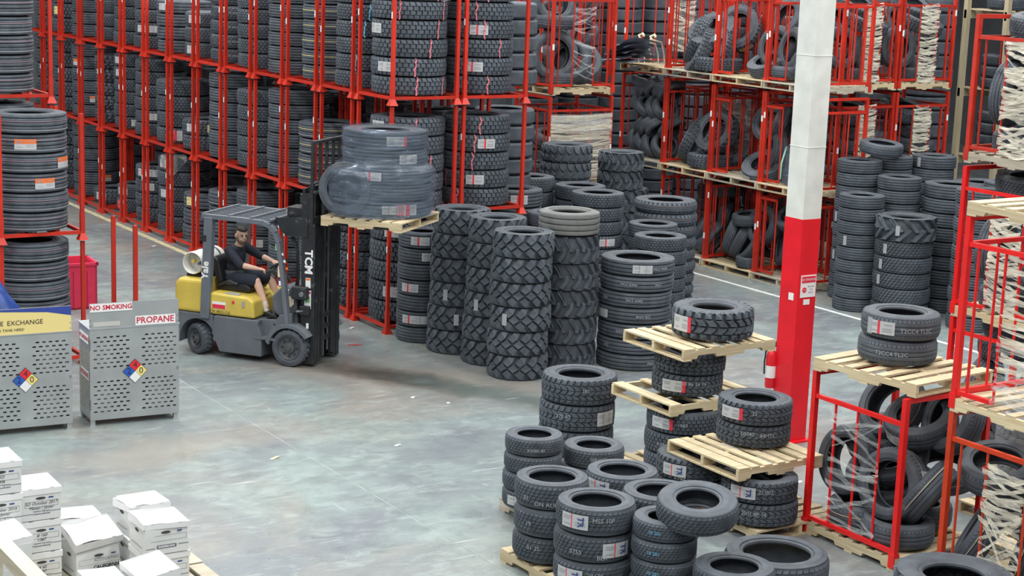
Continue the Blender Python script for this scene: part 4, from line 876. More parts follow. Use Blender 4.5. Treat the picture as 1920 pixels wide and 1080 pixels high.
# ---- far wooden shelving behind, with tires (upper right)
sh = thing('wooden_shelf', 'pale wooden shelving with tires far behind the right cages', 'shelf', (25.6, 22.6, 0))
SHW = wood_mat('shelf_wood', (.66, .56, .38), (.55, .45, .28), 2)
for a in (0, 1.25, 2.5):
    for c in (0, 1.0): MB().box(-.05, .05, -.05, .05, 0, 6.4).build('upright', SHW, sh, loc=(a, c, 0))
for zz in (1.6, 2.9, 4.4, 5.9):
    for c in (0, 1.0): MB().box(-.05, 2.55, -.03, .03, -.04, .12).build('beam', SHW, sh, loc=(0, c, zz))
    for i in range(9): MB().box(-.06, .06, -.05, 1.05, 0, .03).build('shelf_board', SHW, sh, loc=(.1 + i * .29, 0, zz + .12))
for a in (0, 1.25): MB().bar((a, -.03, 2.9), (a + 1.2, -.03, 4.3), .05).build('brace', SHW, sh)
for i, zz in enumerate((1.75, 3.05, 4.55, 6.05)):
    for j in range(3):
        stack('lt', 26.02 + .86 * j, 22.95, .42, .22, 3 if (i + j) % 2 else 4, f'shelf level {NTH[i]} up, pile {NTH[j]} from left', z0=zz, group='tires on the far wooden shelf', rim=.58)
# far pallets with flat tires seen between the near tower posts
for i in range(2):
    pallet(22.8 + 1.5 * i, 18.6 - .4 * i, 0, f'far floor pallet behind the right stacks, {NTH[i]} from left', L=1.2, Wd=1.1, group='far floor pallets', mt=WOODG)
    stack('rib', 22.8 + 1.5 * i, 18.6 - .4 * i, .46, .22, 6, f'the far pile behind the right stacks, {NTH[i]} from left', z0=.14, group='tires far behind the right stacks', rim=.58)
# shrink-wrapped chunky tires behind the near tower
pallet(13.5, 10.9, 0, 'floor pallet with film-wrapped chunky tires behind the right edge tower', L=1.2, Wd=1.1, group='pallets of the near cages')
stack('mud', 13.5, 10.9, .46, .30, 3, 'the film-wrapped pile behind the right edge tower', z0=.14, rim=.52, group='wrapped mud tires')
wf = MB().lathe([(.52, .02), (.52, .5), (.515, .9), (.44, .96)], 30).build('stretch_wrap', FILM, None, True, (13.5, 10.9, .14)); tag(wf, 'clear film around the chunky tire pile behind the right edge tower', 'film')
bxm = mat('carton_white', (.72, .71, .68), .7)
pallet(12.75, 10.05, 0, 'floor pallet with a white carton near the right edge', L=1.1, Wd=1.0, group='pallets of the near cages')
cb = thing('carton', 'white carton on a pallet at the right edge', 'box', (12.95, 9.75, .14))
MB().box(-.2, .2, -.2, .2, 0, .36).build('body', bxm, cb); MB().box(-.2, -.202, -.12, .12, .08, .26).build('printed_label', GREYP, cb)

backstock('far_tire_backstock', [(19.0 + 1.0 * i, 28.6, 0, 22) for i in range(9)] + [(23.6, 22.6 + 1.0 * i, 0, 22) for i in range(6)] + [(29.5, 15.0 + 1.0 * i, 0, 22) for i in range(9)] + [(14.6 + 1.0 * i, 26.8, 0, 16) for i in range(3)], 'dim mass of tires piled behind the far cages')
# ---------------------------------------------------------------- forklift (x forward, y left, origin under the front axle)
FYEL = mat('forklift_yellow', (.63, .47, .085), .42, noise=.12, nscale=4, dirt=(.16, .14, .09), dirt_amt=.37, dirt_scale=7)
FGRY = mat('forklift_grey', (.115, .128, .148), .5, noise=.12, nscale=5, dirt=(.55, .56, .54), dirt_amt=.30, dirt_scale=9)
FBLK = mat('mast_black', (.020, .022, .025), .45, noise=.25, dirt=(.11, .12, .13), dirt_amt=.42, dirt_scale=9)
FSTL = mat('worn_steel', (.30, .31, .33), .35, metal=.8, noise=.2)
FVNL = mat('seat_vinyl', (.016, .017, .019), .38)
TANKM = mat('tank_white', (.72, .71, .67), .45, noise=.1, dirt=(.45, .40, .32), dirt_amt=.36)
FK = thing('forklift', 'yellow and grey forklift with raised mast lifting a wrapped load', 'forklift', (9.793, 19.90, 0), radians(-53.73))
def xz(poly, y0, y1, mb=None, mi=0):
    n = len(poly); mb = mb or MB()
    ar = sum(poly[i][0] * poly[(i + 1) % n][1] - poly[(i + 1) % n][0] * poly[i][1] for i in range(n))
    if ar < 0: poly = poly[::-1]
    vs = [(x, y, z) for y in (y0, y1) for x, z in poly]
    return mb.add(vs, [tuple(range(n)), tuple(range(2 * n - 1, n - 1, -1))] + [(i, n + i, n + (i + 1) % n, (i + 1) % n) for i in range(n)], mi)
def bev(o, w=.02, s=3):
    md = o.modifiers.new('round', 'BEVEL'); md.width = w; md.segments = s; md.limit_method = 'ANGLE'; md.angle_limit = radians(35); return o
def arc(cx_, cz_, r, a0, a1, n=10): return [(cx_ + r * cos(radians(a0 + (a1 - a0) * i / n)), cz_ + r * sin(radians(a0 + (a1 - a0) * i / n))) for i in range(n + 1)]
# counterweight
cw = bev(xz([(-1.70, .55), (-1.72, .60), (-1.71, .92), (-1.66, .995), (-1.26, 1.0), (-1.24, .55)], -.46, .46).build('counterweight', FYEL, FK), .05)
bev(xz([(-1.70, .14), (-1.70, .55), (-1.13, .55), (-1.10, .30)] + arc(-1.36, .22, .26, 15, 172, 10) + [(-1.63, .14)], -.47, .47).build('rear_frame', FGRY, FK), .015)
MB().box(-1.735, -1.705, -.30, .30, .62, .80).build('rear_grille', FBLK, cw)
MB().box(-1.62, -1.30, -.30, .30, .995, 1.03).build('tank_bracket', FBLK, FK)
# side frame, step, floor
bev(xz([(-1.10, .55), (-.45, .55), (-.45, .48), (-.40, .34), (-.40, .08), (-1.02, .08), (-1.08, .22), (-1.13, .32)], -.49, .49).build('chassis', FGRY, FK), .012)
for s in (-1, 1):
    bev(xz([(-.50, .55), (-.10, .58), (-.12, .34), (-.46, .32)], s * .36 - .02, s * .36 + .02).build('step_panel', FGRY, FK), .008)
    MB().box(-.50, -.16, min(s * .36, s * .50), max(s * .36, s * .50), .315, .345).build('step', FGRY, FK)
    out = arc(0, .22, .34, 168, 35, 12); inn = arc(0, .22, .285, 35, 172, 12)
    bev(xz(out + inn, s * .42 - .09, s * .42 + .09).build('fender', FGRY, FK), .006)
    bev(xz([(-.30, .42), (-.24, .55), (-.14, .66), (.02, .70), (.02, .54), (-.10, .50), (-.22, .40)], s * .44 - .03, s * .44 + .03).build('fender_skirt', FGRY, FK), .01)
    for q in ((-.22, .53), (-.03, .60)): MB().lathe([(.001, .004), (.014, .0)], 10, M=Matrix.Translation((q[0], s * .475, q[1])) @ Matrix.Rotation(s * -pi / 2, 4, 'X')).build('bolt', FBLK, FK)
MB().box(-.52, -.08, -.36, .36, .50, .53).build('floor_plate', FBLK, FK)
bev(xz([(-.14, .53), (-.30, .66), (-.34, .86), (-.18, 1.02), (.02, 1.02), (.04, .53)], -.34, .34).build('cowl', FGRY, FK), .03)
MB().box(-.36, -.335, -.26, -.06, .62, .80).build('dash_panel', FGRY, FK)
MB().lathe([(.001, .006), (.018, .004), (.02, 0)], 10, M=Matrix.Translation((-.325, -.12, .80)) @ Matrix.Rotation(-pi / 2, 4, 'Y')).build('red_button', REDP, FK)
# hood with prints
hood = bev(xz([(-1.22, .56), (-1.22, .80), (-1.18, .845), (-.62, .83), (-.54, .78), (-.52, .56)], -.46, .46).build('engine_hood', FYEL, FK), .045, 4)
RT = Matrix.Rotation(pi / 2, 4, 'X')
mbx = MB().box(-1.14, -.94, -.466, -.462, .645, .735, 0); mbx.box(-1.135, -.945, -.468, -.466, .648, .70, 1).build('warning_decal', [WHITE, REDP], hood)
text_mb('TCM PRO-CG', .055, M=Matrix.Translation((-1.04, -.4665, .600)) @ RT).build('lettering', INK, hood)
MB().lathe([(.001, .006), (.020, .004), (.022, 0)], 12, M=Matrix.Translation((-.83, -.462, .75)) @ RT).build('red_cap', REDP, hood)
MB().box(-.98, -.78, -.42, -.33, .835, .848).build('paper_label', GREYP, hood); MB().box(-.70, -.66, -.468, -.462, .70, .78).build('paper_label', GREYP, hood)
# yellow trim by the driver's legs
MB().tube([(-.62, -.06, .80), (-.50, -.06, .86), (-.43, -.05, .78), (-.41, -.05, .60)], .032, 8).build('hood_handle', FYEL, FK, True)
# overhead guard
gm = mat('guard_grey', (.125, .140, .165), .45, noise=.1, dirt=(.50, .52, .52), dirt_amt=.26, dirt_scale=10)
for s in (-1, 1):
    y = s * .46
    bev(MB().add([(-1.30, y - .05, .50), (-1.17, y - .05, .50), (-1.17, y + .05, .50), (-1.30, y + .05, .50), (-1.24, y - .05, 1.84), (-1.12, y - .05, 1.84), (-1.12, y + .05, 1.84), (-1.24, y + .05, 1.84)],
                 [(0, 3, 2, 1), (4, 5, 6, 7), (0, 1, 5, 4), (1, 2, 6, 5), (2, 3, 7, 6), (3, 0, 4, 7)]).build('rear_pillar', gm, FK), .012)
    mb = MB(); pts = [(-1.28, y, 1.845), (-.80, y, 1.845), (-.40, y, 1.835), (-.30, y, 1.80), (-.22, y, 1.72), (-.17, y, 1.60), (-.10, y, 1.15), (-.03, y, .56)]
    for a, b_ in zip(pts, pts[1:]): mb.bar(a, b_, .055, .075, up=(0, 1, 0))
    mb.build('guard_rail', gm, FK)
    for z_, c in ((1.52, 0), (1.26, 1), (1.06, 2)):
        pass
MB().box(-.205, -.15, -.495, -.43, 1.50, 1.58).build('green_sticker', mat('green_tape', (.28, .48, .22), .6), FK)
MB().box(-.165, -.10, -.493, -.43, 1.16, 1.30).build('beige_tape', mat('beige_tape', (.72, .62, .38), .7), FK)
mbs = MB().box(-.155, -.09, -.494, -.43, 1.04, 1.13, 0); mbs.box(-.148, -.098, -.497, -.494, 1.05, 1.11, 1).build('blue_frame_decal', [NAVY, WHITE], FK)
for x in (-1.27, -.90, -.58, -.30): MB().bar((x, -.46, 1.87 if x > -.35 else 1.875), (x, .46, 1.875), .04, .025).build('roof_crossbar', gm, FK)
for i in range(9): MB().bar((-1.27, -.40 + .1 * i, 1.85), (-.30, -.40 + .1 * i, 1.85), .018, .035).build('roof_bar', gm, FK)
MB().bar((-1.28, -.46, 1.845), (-1.28, .46, 1.845), .05, .07).build('rear_roof_beam', gm, FK); MB().bar((-.33, -.46, 1.82), (-.33, .46, 1.82), .05, .06).build('front_roof_beam', gm, FK)
text_mb('Yale', .135, M=Matrix.Translation((-1.215, -.5125, 1.14)) @ RT @ Matrix.Rotation(radians(87), 4, 'Z'), bold=.004).build('lettering', WHITE, FK)
MB().box(-1.255, -1.20, -.514, -.511, 1.52, 1.60).build('pillar_slot', FBLK, FK)
# seat
bev(xz([(-1.22, .845), (-1.22, .90), (-1.15, .94), (-.78, .95), (-.70, .91), (-.72, .845)], -.24, .24).build('seat_cushion', FVNL, FK), .03)
bev(xz([(-1.20, .92), (-1.27, 1.10), (-1.30, 1.26), (-1.25, 1.29), (-1.19, 1.24), (-1.12, .95)], -.24, .24).build('seat_back', FVNL, FK), .04)
for s in (-1, 1): MB().tube([(-1.15, s * .27, .92), (-1.0, s * .27, .98), (-.88, s * .26, .95)], .022, 8).build('hip_restraint', FVNL, FK, True)
# LPG tank with collar
tk = thing('gas_cylinder_mount', None, None); bpy.data.objects.remove(tk)
TM = Matrix.Translation((-1.50, -.22, 1.185)) @ Matrix.Rotation(-pi / 2, 4, 'X') @ Matrix.Rotation(0, 4, 'Z')
tank = MB().lathe([(.001, .0), (.08, .005), (.13, .03), (.150, .08), (.150, .44), (.13, .49), (.08, .52), (.001, .525)], 24, M=TM).build('gas_tank', TANKM, FK, True)
MB().lathe([(.135, .03), (.145, .03), (.150, -.13), (.142, -.145), (.132, -.13), (.128, .02)], 24, M=TM, closed=True).build('collar', TANKM, tank, True)
MB().lathe([(.001, -.07), (.025, -.07), (.03, -.05), (.02, 0), (.02, .02)], 12, M=TM @ Matrix.Translation((-.035, -.01, 0))).build('valve', mat('brass_yellow', (.68, .52, .12), .5), tank, True)
MB().lathe([(.001, -.06), (.02, -.06), (.022, .02)], 10, M=TM @ Matrix.Translation((.045, .015, 0))).build('gauge', FSTL, tank, True)
for yy in (-.10, .12): MB().lathe([(.152, -.02), (.156, -.02), (.156, .02), (.152, .02)], 24, M=Matrix.Translation((-1.50, yy, 1.185)) @ Matrix.Rotation(-pi / 2, 4, 'X'), closed=True).build('strap', FSTL, tank)
# wheels
def wheel(x, y, z, R, W, steer=0.0, out=-1, name='front_wheel'):
    c, t = tire_meshes('rock', R, W, .64)
    w = link(name, c, FK, (x, y, z), (pi / 2, 0, steer)); link('tread', t, w)
    f = W / 2 if out < 0 else -W / 2; g = 1 if out < 0 else -1
    MB().lathe([(R * .66, g * (W * .36)), (R * .62, g * W * .44), (R * .56, g * W * .30), (R * .30, g * W * .22), (R * .28, g * W * .36), (R * .14, g * W * .40), (R * .12, g * W * .5), (.001, g * W * .5)], 28).build('rim', mat('rim_grey', (.07, .075, .082), .5), w, True)
    for k in range(8):
        a = 2 * pi * k / 8
        MB().lathe([(.001, g * W * .34), (.013, g * W * .33), (.013, g * W * .2)], 8, M=Matrix.Translation((R * .43 * cos(a), R * .43 * sin(a), 0))).build('lug_nut', FBLK, w)
    return w
wheel(0, -.42, .245, .245, .165); wheel(0, .42, .245, .245, .165, out=1)
wheel(-1.36, -.39, .205, .205, .16, radians(-26), name='rear_wheel'); wheel(-1.36, .39, .205, .205, .16, radians(-26), out=1, name='rear_wheel')
MB().tube([(0, -.36, .245), (0, .36, .245)], .06, 10).build('front_axle', FBLK, FK, True); MB().tube([(-1.36, -.34, .205), (-1.36, .34, .205)], .05, 10).build('rear_axle', FBLK, FK, True)
# mast
for s in (-1, 1):
    rail = MB().box(.10, .29, s * .345 - .015, s * .345 + .015, .03, 2.24).box(.10, .125, min(s * .27, s * .345), max(s * .27, s * .345), .03, 2.24).box(.265, .29, min(s * .27, s * .345), max(s * .27, s * .345), .03, 2.24).build('outer_mast_rail', FBLK, FK)
    MB().box(.125, .285, s * .255 - .012, s * .255 + .012, .06, 2.32).box(.26, .29, min(s * .19, s * .255), max(s * .19, s * .255), .06, 2.32).build('middle_mast_rail', FBLK, FK)
    MB().box(.14, .285, s * .165 - .012, s * .165 + .012, .10, 2.36).box(.265, .30, min(s * .11, s * .165), max(s * .11, s * .165), .10, 2.36).build('inner_mast_rail', FBLK, FK)
    MB().tube([(.12, s * .225, .10), (.12, s * .225, 1.70)], .035, 12).tube([(.12, s * .225, 1.70), (.12, s * .225, 2.30)], .020, 10, 1).build('lift_cylinder', [FBLK, FSTL], FK, True)
    MB().tube([(-.14, s * .40, .66), (.06, s * .40, .715)], .028, 10).tube([(.06, s * .40, .715), (.16, s * .40, .735)], .018, 8, 1).build('tilt_cylinder', [FBLK, FSTL], FK, True)
    bev(MB().box(.10, .24, s * .375 - .04, s * .375 + .04, .68, .80).build('tilt_bracket', FBLK, FK), .015)
    bev(MB().box(.0, .22, s * .40 - .05, s * .40 + .05, .88, 1.05).build('mast_lamp_box', FBLK, FK), .02)
    MB().lathe([(.001, .012), (.03, .01), (.035, 0)], 12, M=Matrix.Translation((.15, s * .45, .955)) @ Matrix.Rotation(s * -pi / 2, 4, 'X')).build('lamp', FSTL, FK, True)
for z_ in (.08, .95, 1.66, 2.20): MB().box(.09, .13, -.33, .33, z_, z_ + .10).build('mast_crossmember', FBLK, FK)
for z_ in (.30, .45, .60): MB().box(.20, .28, -.16, .16, z_, z_ + .06).build('mast_crossmember', FBLK, FK)
for y in (-.06, .06): MB().bar((.27, y, .15), (.27, y, 2.30), .03, .012).build('lift_chain', FSTL, FK)
MB().tube([(.20, 0, .08), (.20, 0, 1.2)], .05, 12).build('free_lift_cylinder', FSTL, FK, True)
xz([(-.28, 1.90), (.19, 1.93), (.19, 1.68), (-.12, 1.68), (-.20, 1.74)], -.37, -.355).build('guard_side_plate', FBLK, FK)
bev(MB().box(-.16, .08, -.28, -.02, 1.92, 2.04).build('valve_block', FBLK, FK), .01)
MB().box(-.165, -.155, -.27, -.22, 1.93, 2.03).build('valve_label', WHITE, FK)
bev(MB().box(-.04, .10, -.16, .10, 2.06, 2.20).build('hose_guide', FBLK, FK), .012)
RTM = Matrix.Translation((.20, -.3615, 1.37)) @ RT @ Matrix.Rotation(-pi / 2, 4, 'Z')
text_mb('TCM', .15, M=RTM, bold=.005).build('lettering', WHITE, FK)
mbd = MB().box(.165, .235, -.3645, -.361, 1.03, 1.16, 0).box(.15, .245, -.3645, -.361, .76, 1.00, 0); mbd.box(.165, .23, -.3665, -.3645, .84, .92, 1).box(.155, .24, -.3665, -.3645, .96, .985, 2).box(.155, .24, -.3665, -.3645, .775, .79, 2).box(.168, .232, -.3665, -.3645, 1.13, 1.155, 3).build('mast_decal', [WHITE, mat('green_print', (.20, .42, .20), .6), REDP, ORANGE], FK)
MB().box(.18, .215, -.3645, -.361, .50, .57).build('small_decal', WHITE, FK)
for i in range(3): MB().tube([(-.08 + .02 * i, -.30, 1.66), (.02 + .01 * i, -.33, 1.48), (.03 + .02 * i, -.34 - .01 * i, 1.2), (.0 + .02 * i, -.33, .95), (.04, -.30, .62)], .011, 6).build('hydraulic_hose', BLACK, FK, True)
# carriage, backrest, forks
for z_ in (1.88, 2.28): MB().box(.30, .345, -.50, .50, z_, z_ + .09).build('carriage_bar', FBLK, FK)
for s in (-1, 1): MB().box(.29, .33, s * .18 - .03, s * .18 + .03, 1.80, 2.40).build('carriage_upright', FBLK, FK)
br = MB(); fr_ = [(.345, -.55, 1.90), (.345, -.55, 2.92), (.345, .55, 2.92), (.345, .55, 1.90)]
for a, b_ in zip(fr_, fr_[1:]): br.bar(a, b_, .05, .035)
backrest = br.build('load_backrest', FBLK, FK)
for i in range(5): MB().bar((.345, -.36 + .18 * i, 2.33), (.345, -.36 + .18 * i, 2.91), .04, .018, up=(0, 1, 0)).build('backrest_bar', FBLK, backrest)
MB().tube([(.37, -.56, 2.30), (.37, .56, 2.30)], .014, 8).tube([(.37, -.56, 2.42), (.37, .56, 2.42)], .014, 8).build('backrest_rod', FSTL, backrest, True)
for s in (-1, 1):
    xz([(.35, 1.86), (.35, 2.40), (.385, 2.40), (.392, 1.905), (1.50, 1.885), (1.50, 1.872), (.40, 1.86)], s * .26 - .05, s * .26 + .05).build('fork', FBLK, FK)
# steering, levers
MB().lathe([(.135 + .013 * cos(a), .013 * sin(a)) for a in [k * pi / 3 for k in range(6)]], 22, M=Matrix.Translation((-.46, .08, 1.20)) @ Matrix.Rotation(radians(-35), 4, 'Y'), closed=True).build('steering_wheel', BLACK, FK, True)
MB().tube([(-.46, .08, 1.20), (-.34, .08, 1.06), (-.22, .08, .92)], .022, 8).tube([(-.53, .08, 1.16), (-.39, .08, 1.24)], .012, 6).build('steering_column', BLACK, FK, True)
for i in range(4): MB().tube([(-.26, -.10 - .05 * i, .98), (-.34, -.10 - .05 * i, 1.08), (-.44, -.10 - .05 * i, 1.15)], .008, 6).tube([(-.44, -.10 - .05 * i, 1.15), (-.47, -.10 - .05 * i, 1.165)], .014, 8).build('control_lever', BLACK, FK, True)
MB().lathe([(.001, 0), (.026, .0), (.032, .09), (.034, .10), (.001, .10)], 12).build('paper_cup', WHITE, FK, True, (-.10, -.36, 1.02 - .14))
MB().grid(lambda u, v: (-.09 + .10 * u, -.40 - .02 * sin(u * 5), .78 + .14 * v + .02 * sin(u * 8)), 6, 6).build('rag', mat('tan_rag', (.55, .48, .36), .9), FK, True)
for i in range(3): MB().lathe([(.001, -.02), (.018, -.012), (.022, .004), (.001, .012)], 8, M=Matrix.Translation((-.12 + .035 * i, -.46, 1.45 - .09 * i)) @ Matrix.Rotation(1.2, 4, 'Y')).build('marker_lamp', [WHITE, ORANGE][i == 2], FK, True)

# ---------------------------------------------------------------- load on the forks
MF = Matrix.Translation((9.793, 19.90, 0)) @ Matrix.Rotation(radians(-53.73), 4, 'Z')
lp = MF @ Vector((1.03, 0, 1.895))
pallet(lp.x, lp.y, lp.z, 'pale pallet raised on the forks under the wrapped tires', L=1.10, Wd=1.16, rz=radians(-53.73), group='raised pallet')
LT = 'tires wrapped on the forklift load'
zb = 1.895 + .14
c1, c2 = MF @ Vector((1.10, .08, 0)), MF @ Vector((1.04, .06, 0))
wrapped = [('trib', .55, .205, c1, 0, 'bottom'), ('rib', .55, .205, c1, .205, 'second'), ('rib', .55, .205, c1, .41, 'third'), ('rib', .53, .225, c2, .615, 'fourth'), ('rib', .53, .225, c2, .84, 'top')]
for i, (st, R, W, c_, dz, w_) in enumerate(wrapped):
    tire(st, R, W, (c_.x, c_.y, zb + dz + W / 2), f'{w_} ribbed tire of the film-wrapped load on the forklift', .60, group=LT, stick=[[('pinkb', 25), ('white', 5)], [], [('red', 0 - 24)], [('white', 34)], [('redend', 16)]][i])
e_ = (Matrix.Rotation(radians(-53.73), 3, 'Z') @ Euler((radians(86), 0, radians(10))).to_matrix()).to_euler()
ps = MF @ Vector((.76, -.47, zb + .335))
tire('rib', .335, .15, tuple(ps), 'smaller tire standing on edge inside the film of the forklift load', .66, rot=tuple(e_), group=LT)
def film(u, v):
    a = 2 * pi * u; z = 1.09 * v
    R1 = .568 + .02 * sin(pi * min(1, v / .56)) if v < .54 else .545
    if v < .06: R1 += .03 * (1 - v / .06)
    k = max(0.0, cos(a - radians(229))) ** 2
    bul = (.24 * k * min(1, max(0, (.66 - z) / .10)) * (1 if z > .03 else .8)) if z < .66 else 0
    R1 += bul + .006 * sin(23 * a + 9 * v) + .005 * sin(40 * v + 3 * a)
    if v > .985: R1 *= .62
    cx_ = 1.10 - .06 * min(1, max(0, (z - .58) / .06)); 
    return (cx_ + R1 * cos(a), .08 - .02 * min(1, max(0, (z - .58) / .06)) + R1 * sin(a), zb + .005 + min(z, 1.075))
fl_ = MB().grid(film, 72, 44).build('stretch_wrap', FILMM, None, True, (9.793, 19.90, 0), (0, 0, radians(-53.73)), angle=80); tag(fl_, 'clear plastic film wrapped around the tires on the forklift load', 'film')

# ---------------------------------------------------------------- driver
SKIN = mat('skin', (.66, .42, .32), .55, noise=.06); SHIRT = mat('navy_shirt', (.010, .014, .026), .8, noise=.2); SHORTS = mat('navy_shorts', (.012, .018, .034), .85, noise=.2)
HAIR = mat('dark_hair', (.035, .026, .020), .7, noise=.3, nscale=40); SOCK = mat('white_sock', (.66, .64, .60), .9); SHOE = mat('black_shoe', (.014, .014, .016), .5)
def ell(mb, c, r, M=None, n=14, m=10, mi=0):
    prof = [(sin(pi * i / m), -cos(pi * i / m)) for i in range(m + 1)]; prof[0] = (.001, -1); prof[-1] = (.001, 1)
    T = Matrix.Translation(c) @ (M or Matrix.Identity(4)) @ Matrix.Diagonal((*r, 1)); return mb.lathe(prof, n, mi, T)
def remesh(o, vox=.009, it=5):
    md = o.modifiers.new('skinned', 'REMESH'); md.mode = 'VOXEL'; md.voxel_size = vox; md.use_smooth_shade = True
    sm = o.modifiers.new('soft', 'SMOOTH'); sm.factor = .5; sm.iterations = it; return o
PS = thing('person', 'forklift driver in navy shirt and shorts, one hand on the levers, looking aside', 'person', (9.793, 19.90, 0), radians(-53.73))
HR = Matrix.Rotation(radians(-36), 4, 'Z') @ Matrix.Rotation(radians(6), 4, 'Y')
HC = Vector((-.965, -.02, 1.555)); HM = Matrix.Translation(HC) @ HR
J = dict(pel=(-1.07, 0, .985), bel=(-1.06, 0, 1.10), che=(-1.05, 0, 1.27), nb=(-1.02, 0, 1.40), nk=(-.985, -.01, 1.47),
         shR=(-1.05, -.185, 1.365), elR=(-.83, -.275, 1.21), wrR=(-.60, -.245, 1.185), shL=(-1.02, .185, 1.365), elL=(-.80, .235, 1.25), wrL=(-.58, .135, 1.225),
         hiR=(-1.05, -.10, .985), knR=(-.655, -.165, .995), anR=(-.49, -.19, .68), hiL=(-1.05, .10, .985), knL=(-.62, .15, 1.0), anL=(-.50, .14, .68))
J = {k: Vector(v) for k, v in J.items()}
def limb(mb, a, b_, r0, r1, bulge=1.0, n=12):
    a, b_ = Vector(a), Vector(b_); k = 5
    mb.tube([a.lerp(b_, i / k) for i in range(k + 1)], [(r0 + (r1 - r0) * i / k) * (1 + (bulge - 1) * sin(pi * min(1, 1.4 * i / k))) for i in range(k + 1)], n)
    ell(mb, a, (r0, r0, r0)); ell(mb, b_, (r1, r1, r1))
b = MB()
ell(b, J['che'], (.095, .150, .15)); ell(b, J['bel'], (.095, .135, .13)); ell(b, J['pel'], (.11, .150, .09))
limb(b, J['nb'], J['nk'], .058, .052)
for s in 'RL':
    limb(b, J['sh' + s], J['el' + s], .052, .040, 1.06); limb(b, J['el' + s], J['wr' + s], .040, .026, 1.08)
    limb(b, J['hi' + s], J['kn' + s], .082, .055, 1.03); limb(b, J['kn' + s], J['an' + s], .052, .034, 1.12)
# head: skull, jaw, nose, ears
ell(b, HM @ Vector((-.008, 0, .025)), (.098, .076, .092), HR); ell(b, HM @ Vector((.022, 0, -.035)), (.070, .060, .080), HR)
ell(b, HM @ Vector((.055, 0, -.092)), (.028, .030, .022), HR); ell(b, HM @ Vector((.096, 0, -.012)), (.018, .013, .028), HR)
ell(b, HM @ Vector((.080, 0, .026)), (.014, .050, .010), HR); ell(b, HM @ Vector((.086, 0, -.058)), (.010, .024, .010), HR)
for s in (-1, 1): ell(b, HM @ Vector((-.004, s * .080, -.004)), (.020, .011, .032), HR)
# hands: palm, four fingers and a thumb, curled on lever and wheel
def hand(mb, w, d, up, grip, side):
    d, up = Vector(d).normalized(), Vector(up).normalized(); sd = d.cross(up).normalized() * side; w = Vector(w); pc = w + d * .040
    M3 = Matrix((d, sd, up)).transposed().to_4x4(); ell(mb, pc, (.045, .036, .018), M3)
    for i, (off, ln) in enumerate(((-.028, .060), (-.010, .070), (.009, .066), (.027, .052))):
        p0 = pc + d * .030 + sd * off; p1 = p0 + d * ln * .45 - up * ln * .12; p2 = p1 + d * ln * .18 - up * ln * (.30 + grip * .2); p3 = p2 - d * ln * .15 * grip - up * ln * .22
        mb.tube([p0, p1, p2, p3], [.0095, .009, .0085, .007], 8)
    t0 = pc - sd * .026 - d * .012; mb.tube([t0, t0 - sd * .022 + d * .018 - up * .01, t0 - sd * .018 + d * .042 - up * .022, t0 - sd * .006 + d * .055 - up * .030], [.012, .011, .010, .008], 8)
hand(b, J['wrR'], (.92, .25, -.10), (.1, 0, 1), 1.0, 1); hand(b, J['wrL'], (.88, -.25, .0), (.05, 0, 1), 1.0, -1)
body = remesh(b.build('body', SKIN, PS, True), .0075, 3)
sh_ = MB()
ell(sh_, J['che'] + Vector((0, 0, .0)), (.112, .172, .165)); ell(sh_, J['bel'], (.112, .155, .16)); ell(sh_, J['nb'] - Vector((.01, 0, .035)), (.085, .13, .055))
for s in 'RL': limb(sh_, J['sh' + s] , J['sh' + s].lerp(J['el' + s], .97), .068, .054)
for s in 'RL': limb(sh_, J['el' + s], J['el' + s].lerp(J['wr' + s], .10), .053, .047)
for i in range(5): ell(sh_, J['bel'] + Vector((.05, -.06 + .03 * i, -.10 + .05 * (i % 3))), (.07, .09, .018))
remesh(sh_.build('shirt', SHIRT, PS, True), .010, 5)
so = MB(); ell(so, J['pel'], (.125, .17, .10))
for s in 'RL': limb(so, J['hi' + s], J['hi' + s].lerp(J['kn' + s], .90), .098, .082)
remesh(so.build('shorts', SHORTS, PS, True), .011, 4)
MB().lathe([(1, -.028), (1.02, 0), (1, .028)], 24, M=Matrix.Translation(J['pel'] + Vector((0, 0, .085))) @ Matrix.Diagonal((.122, .165, 1, 1))).build('belt', mat('grey_belt', (.10, .10, .11), .6), PS, True)
for s in 'RL':
    sk = MB(); a = J['an' + s]; limb(sk, a.lerp(J['kn' + s], .16), a - Vector((0, 0, .045)), .039, .036); remesh(sk.build('sock', SOCK, PS, True), .008, 2)
    f = MB(); ell(f, a + Vector((.02, 0, -.09)), (.075, .044, .045)); ell(f, a + Vector((.11, 0, -.108)), (.075, .042, .030)); f.box(a.x - .05, a.x + .17, a.y - .04, a.y + .04, a.z - .145, a.z - .125); remesh(f.build('shoe', SHOE, PS, True), .009, 2)
hr = MB(); ell(hr, HM @ Vector((-.030, 0, .030)), (.085, .081, .082), HR); ell(hr, HM @ Vector((.012, 0, .088)), (.088, .068, .036), HR); ell(hr, HM @ Vector((.055, 0, .090)), (.036, .058, .028), HR); ell(hr, HM @ Vector((-.062, 0, -.02)), (.045, .064, .055), HR)
remesh(hr.build('hair', HAIR, PS, True), .008, 2)
bd = MB(); ell(bd, HM @ Vector((.026, 0, -.066)), (.071, .0615, .052), HR)
for s in (-1, 1): ell(bd, HM @ Vector((.02, s * .066, -.035)), (.03, .012, .04), HR)
remesh(bd.build('beard', mat('stubble', (.20, .125, .09), .8), PS, True), .008, 2)
ey = MB()
for s in (-1, 1): ell(ey, HM @ Vector((.083, s * .030, .008)), (.010, .013, .006), HR); ell(ey, HM @ Vector((.088, s * .031, .028)), (.009, .020, .005), HR)
ell(ey, HM @ Vector((.093, 0, -.060)), (.006, .020, .003), HR)
ey.build('face_features', mat('dark_brow', (.03, .02, .018), .6), PS, True)
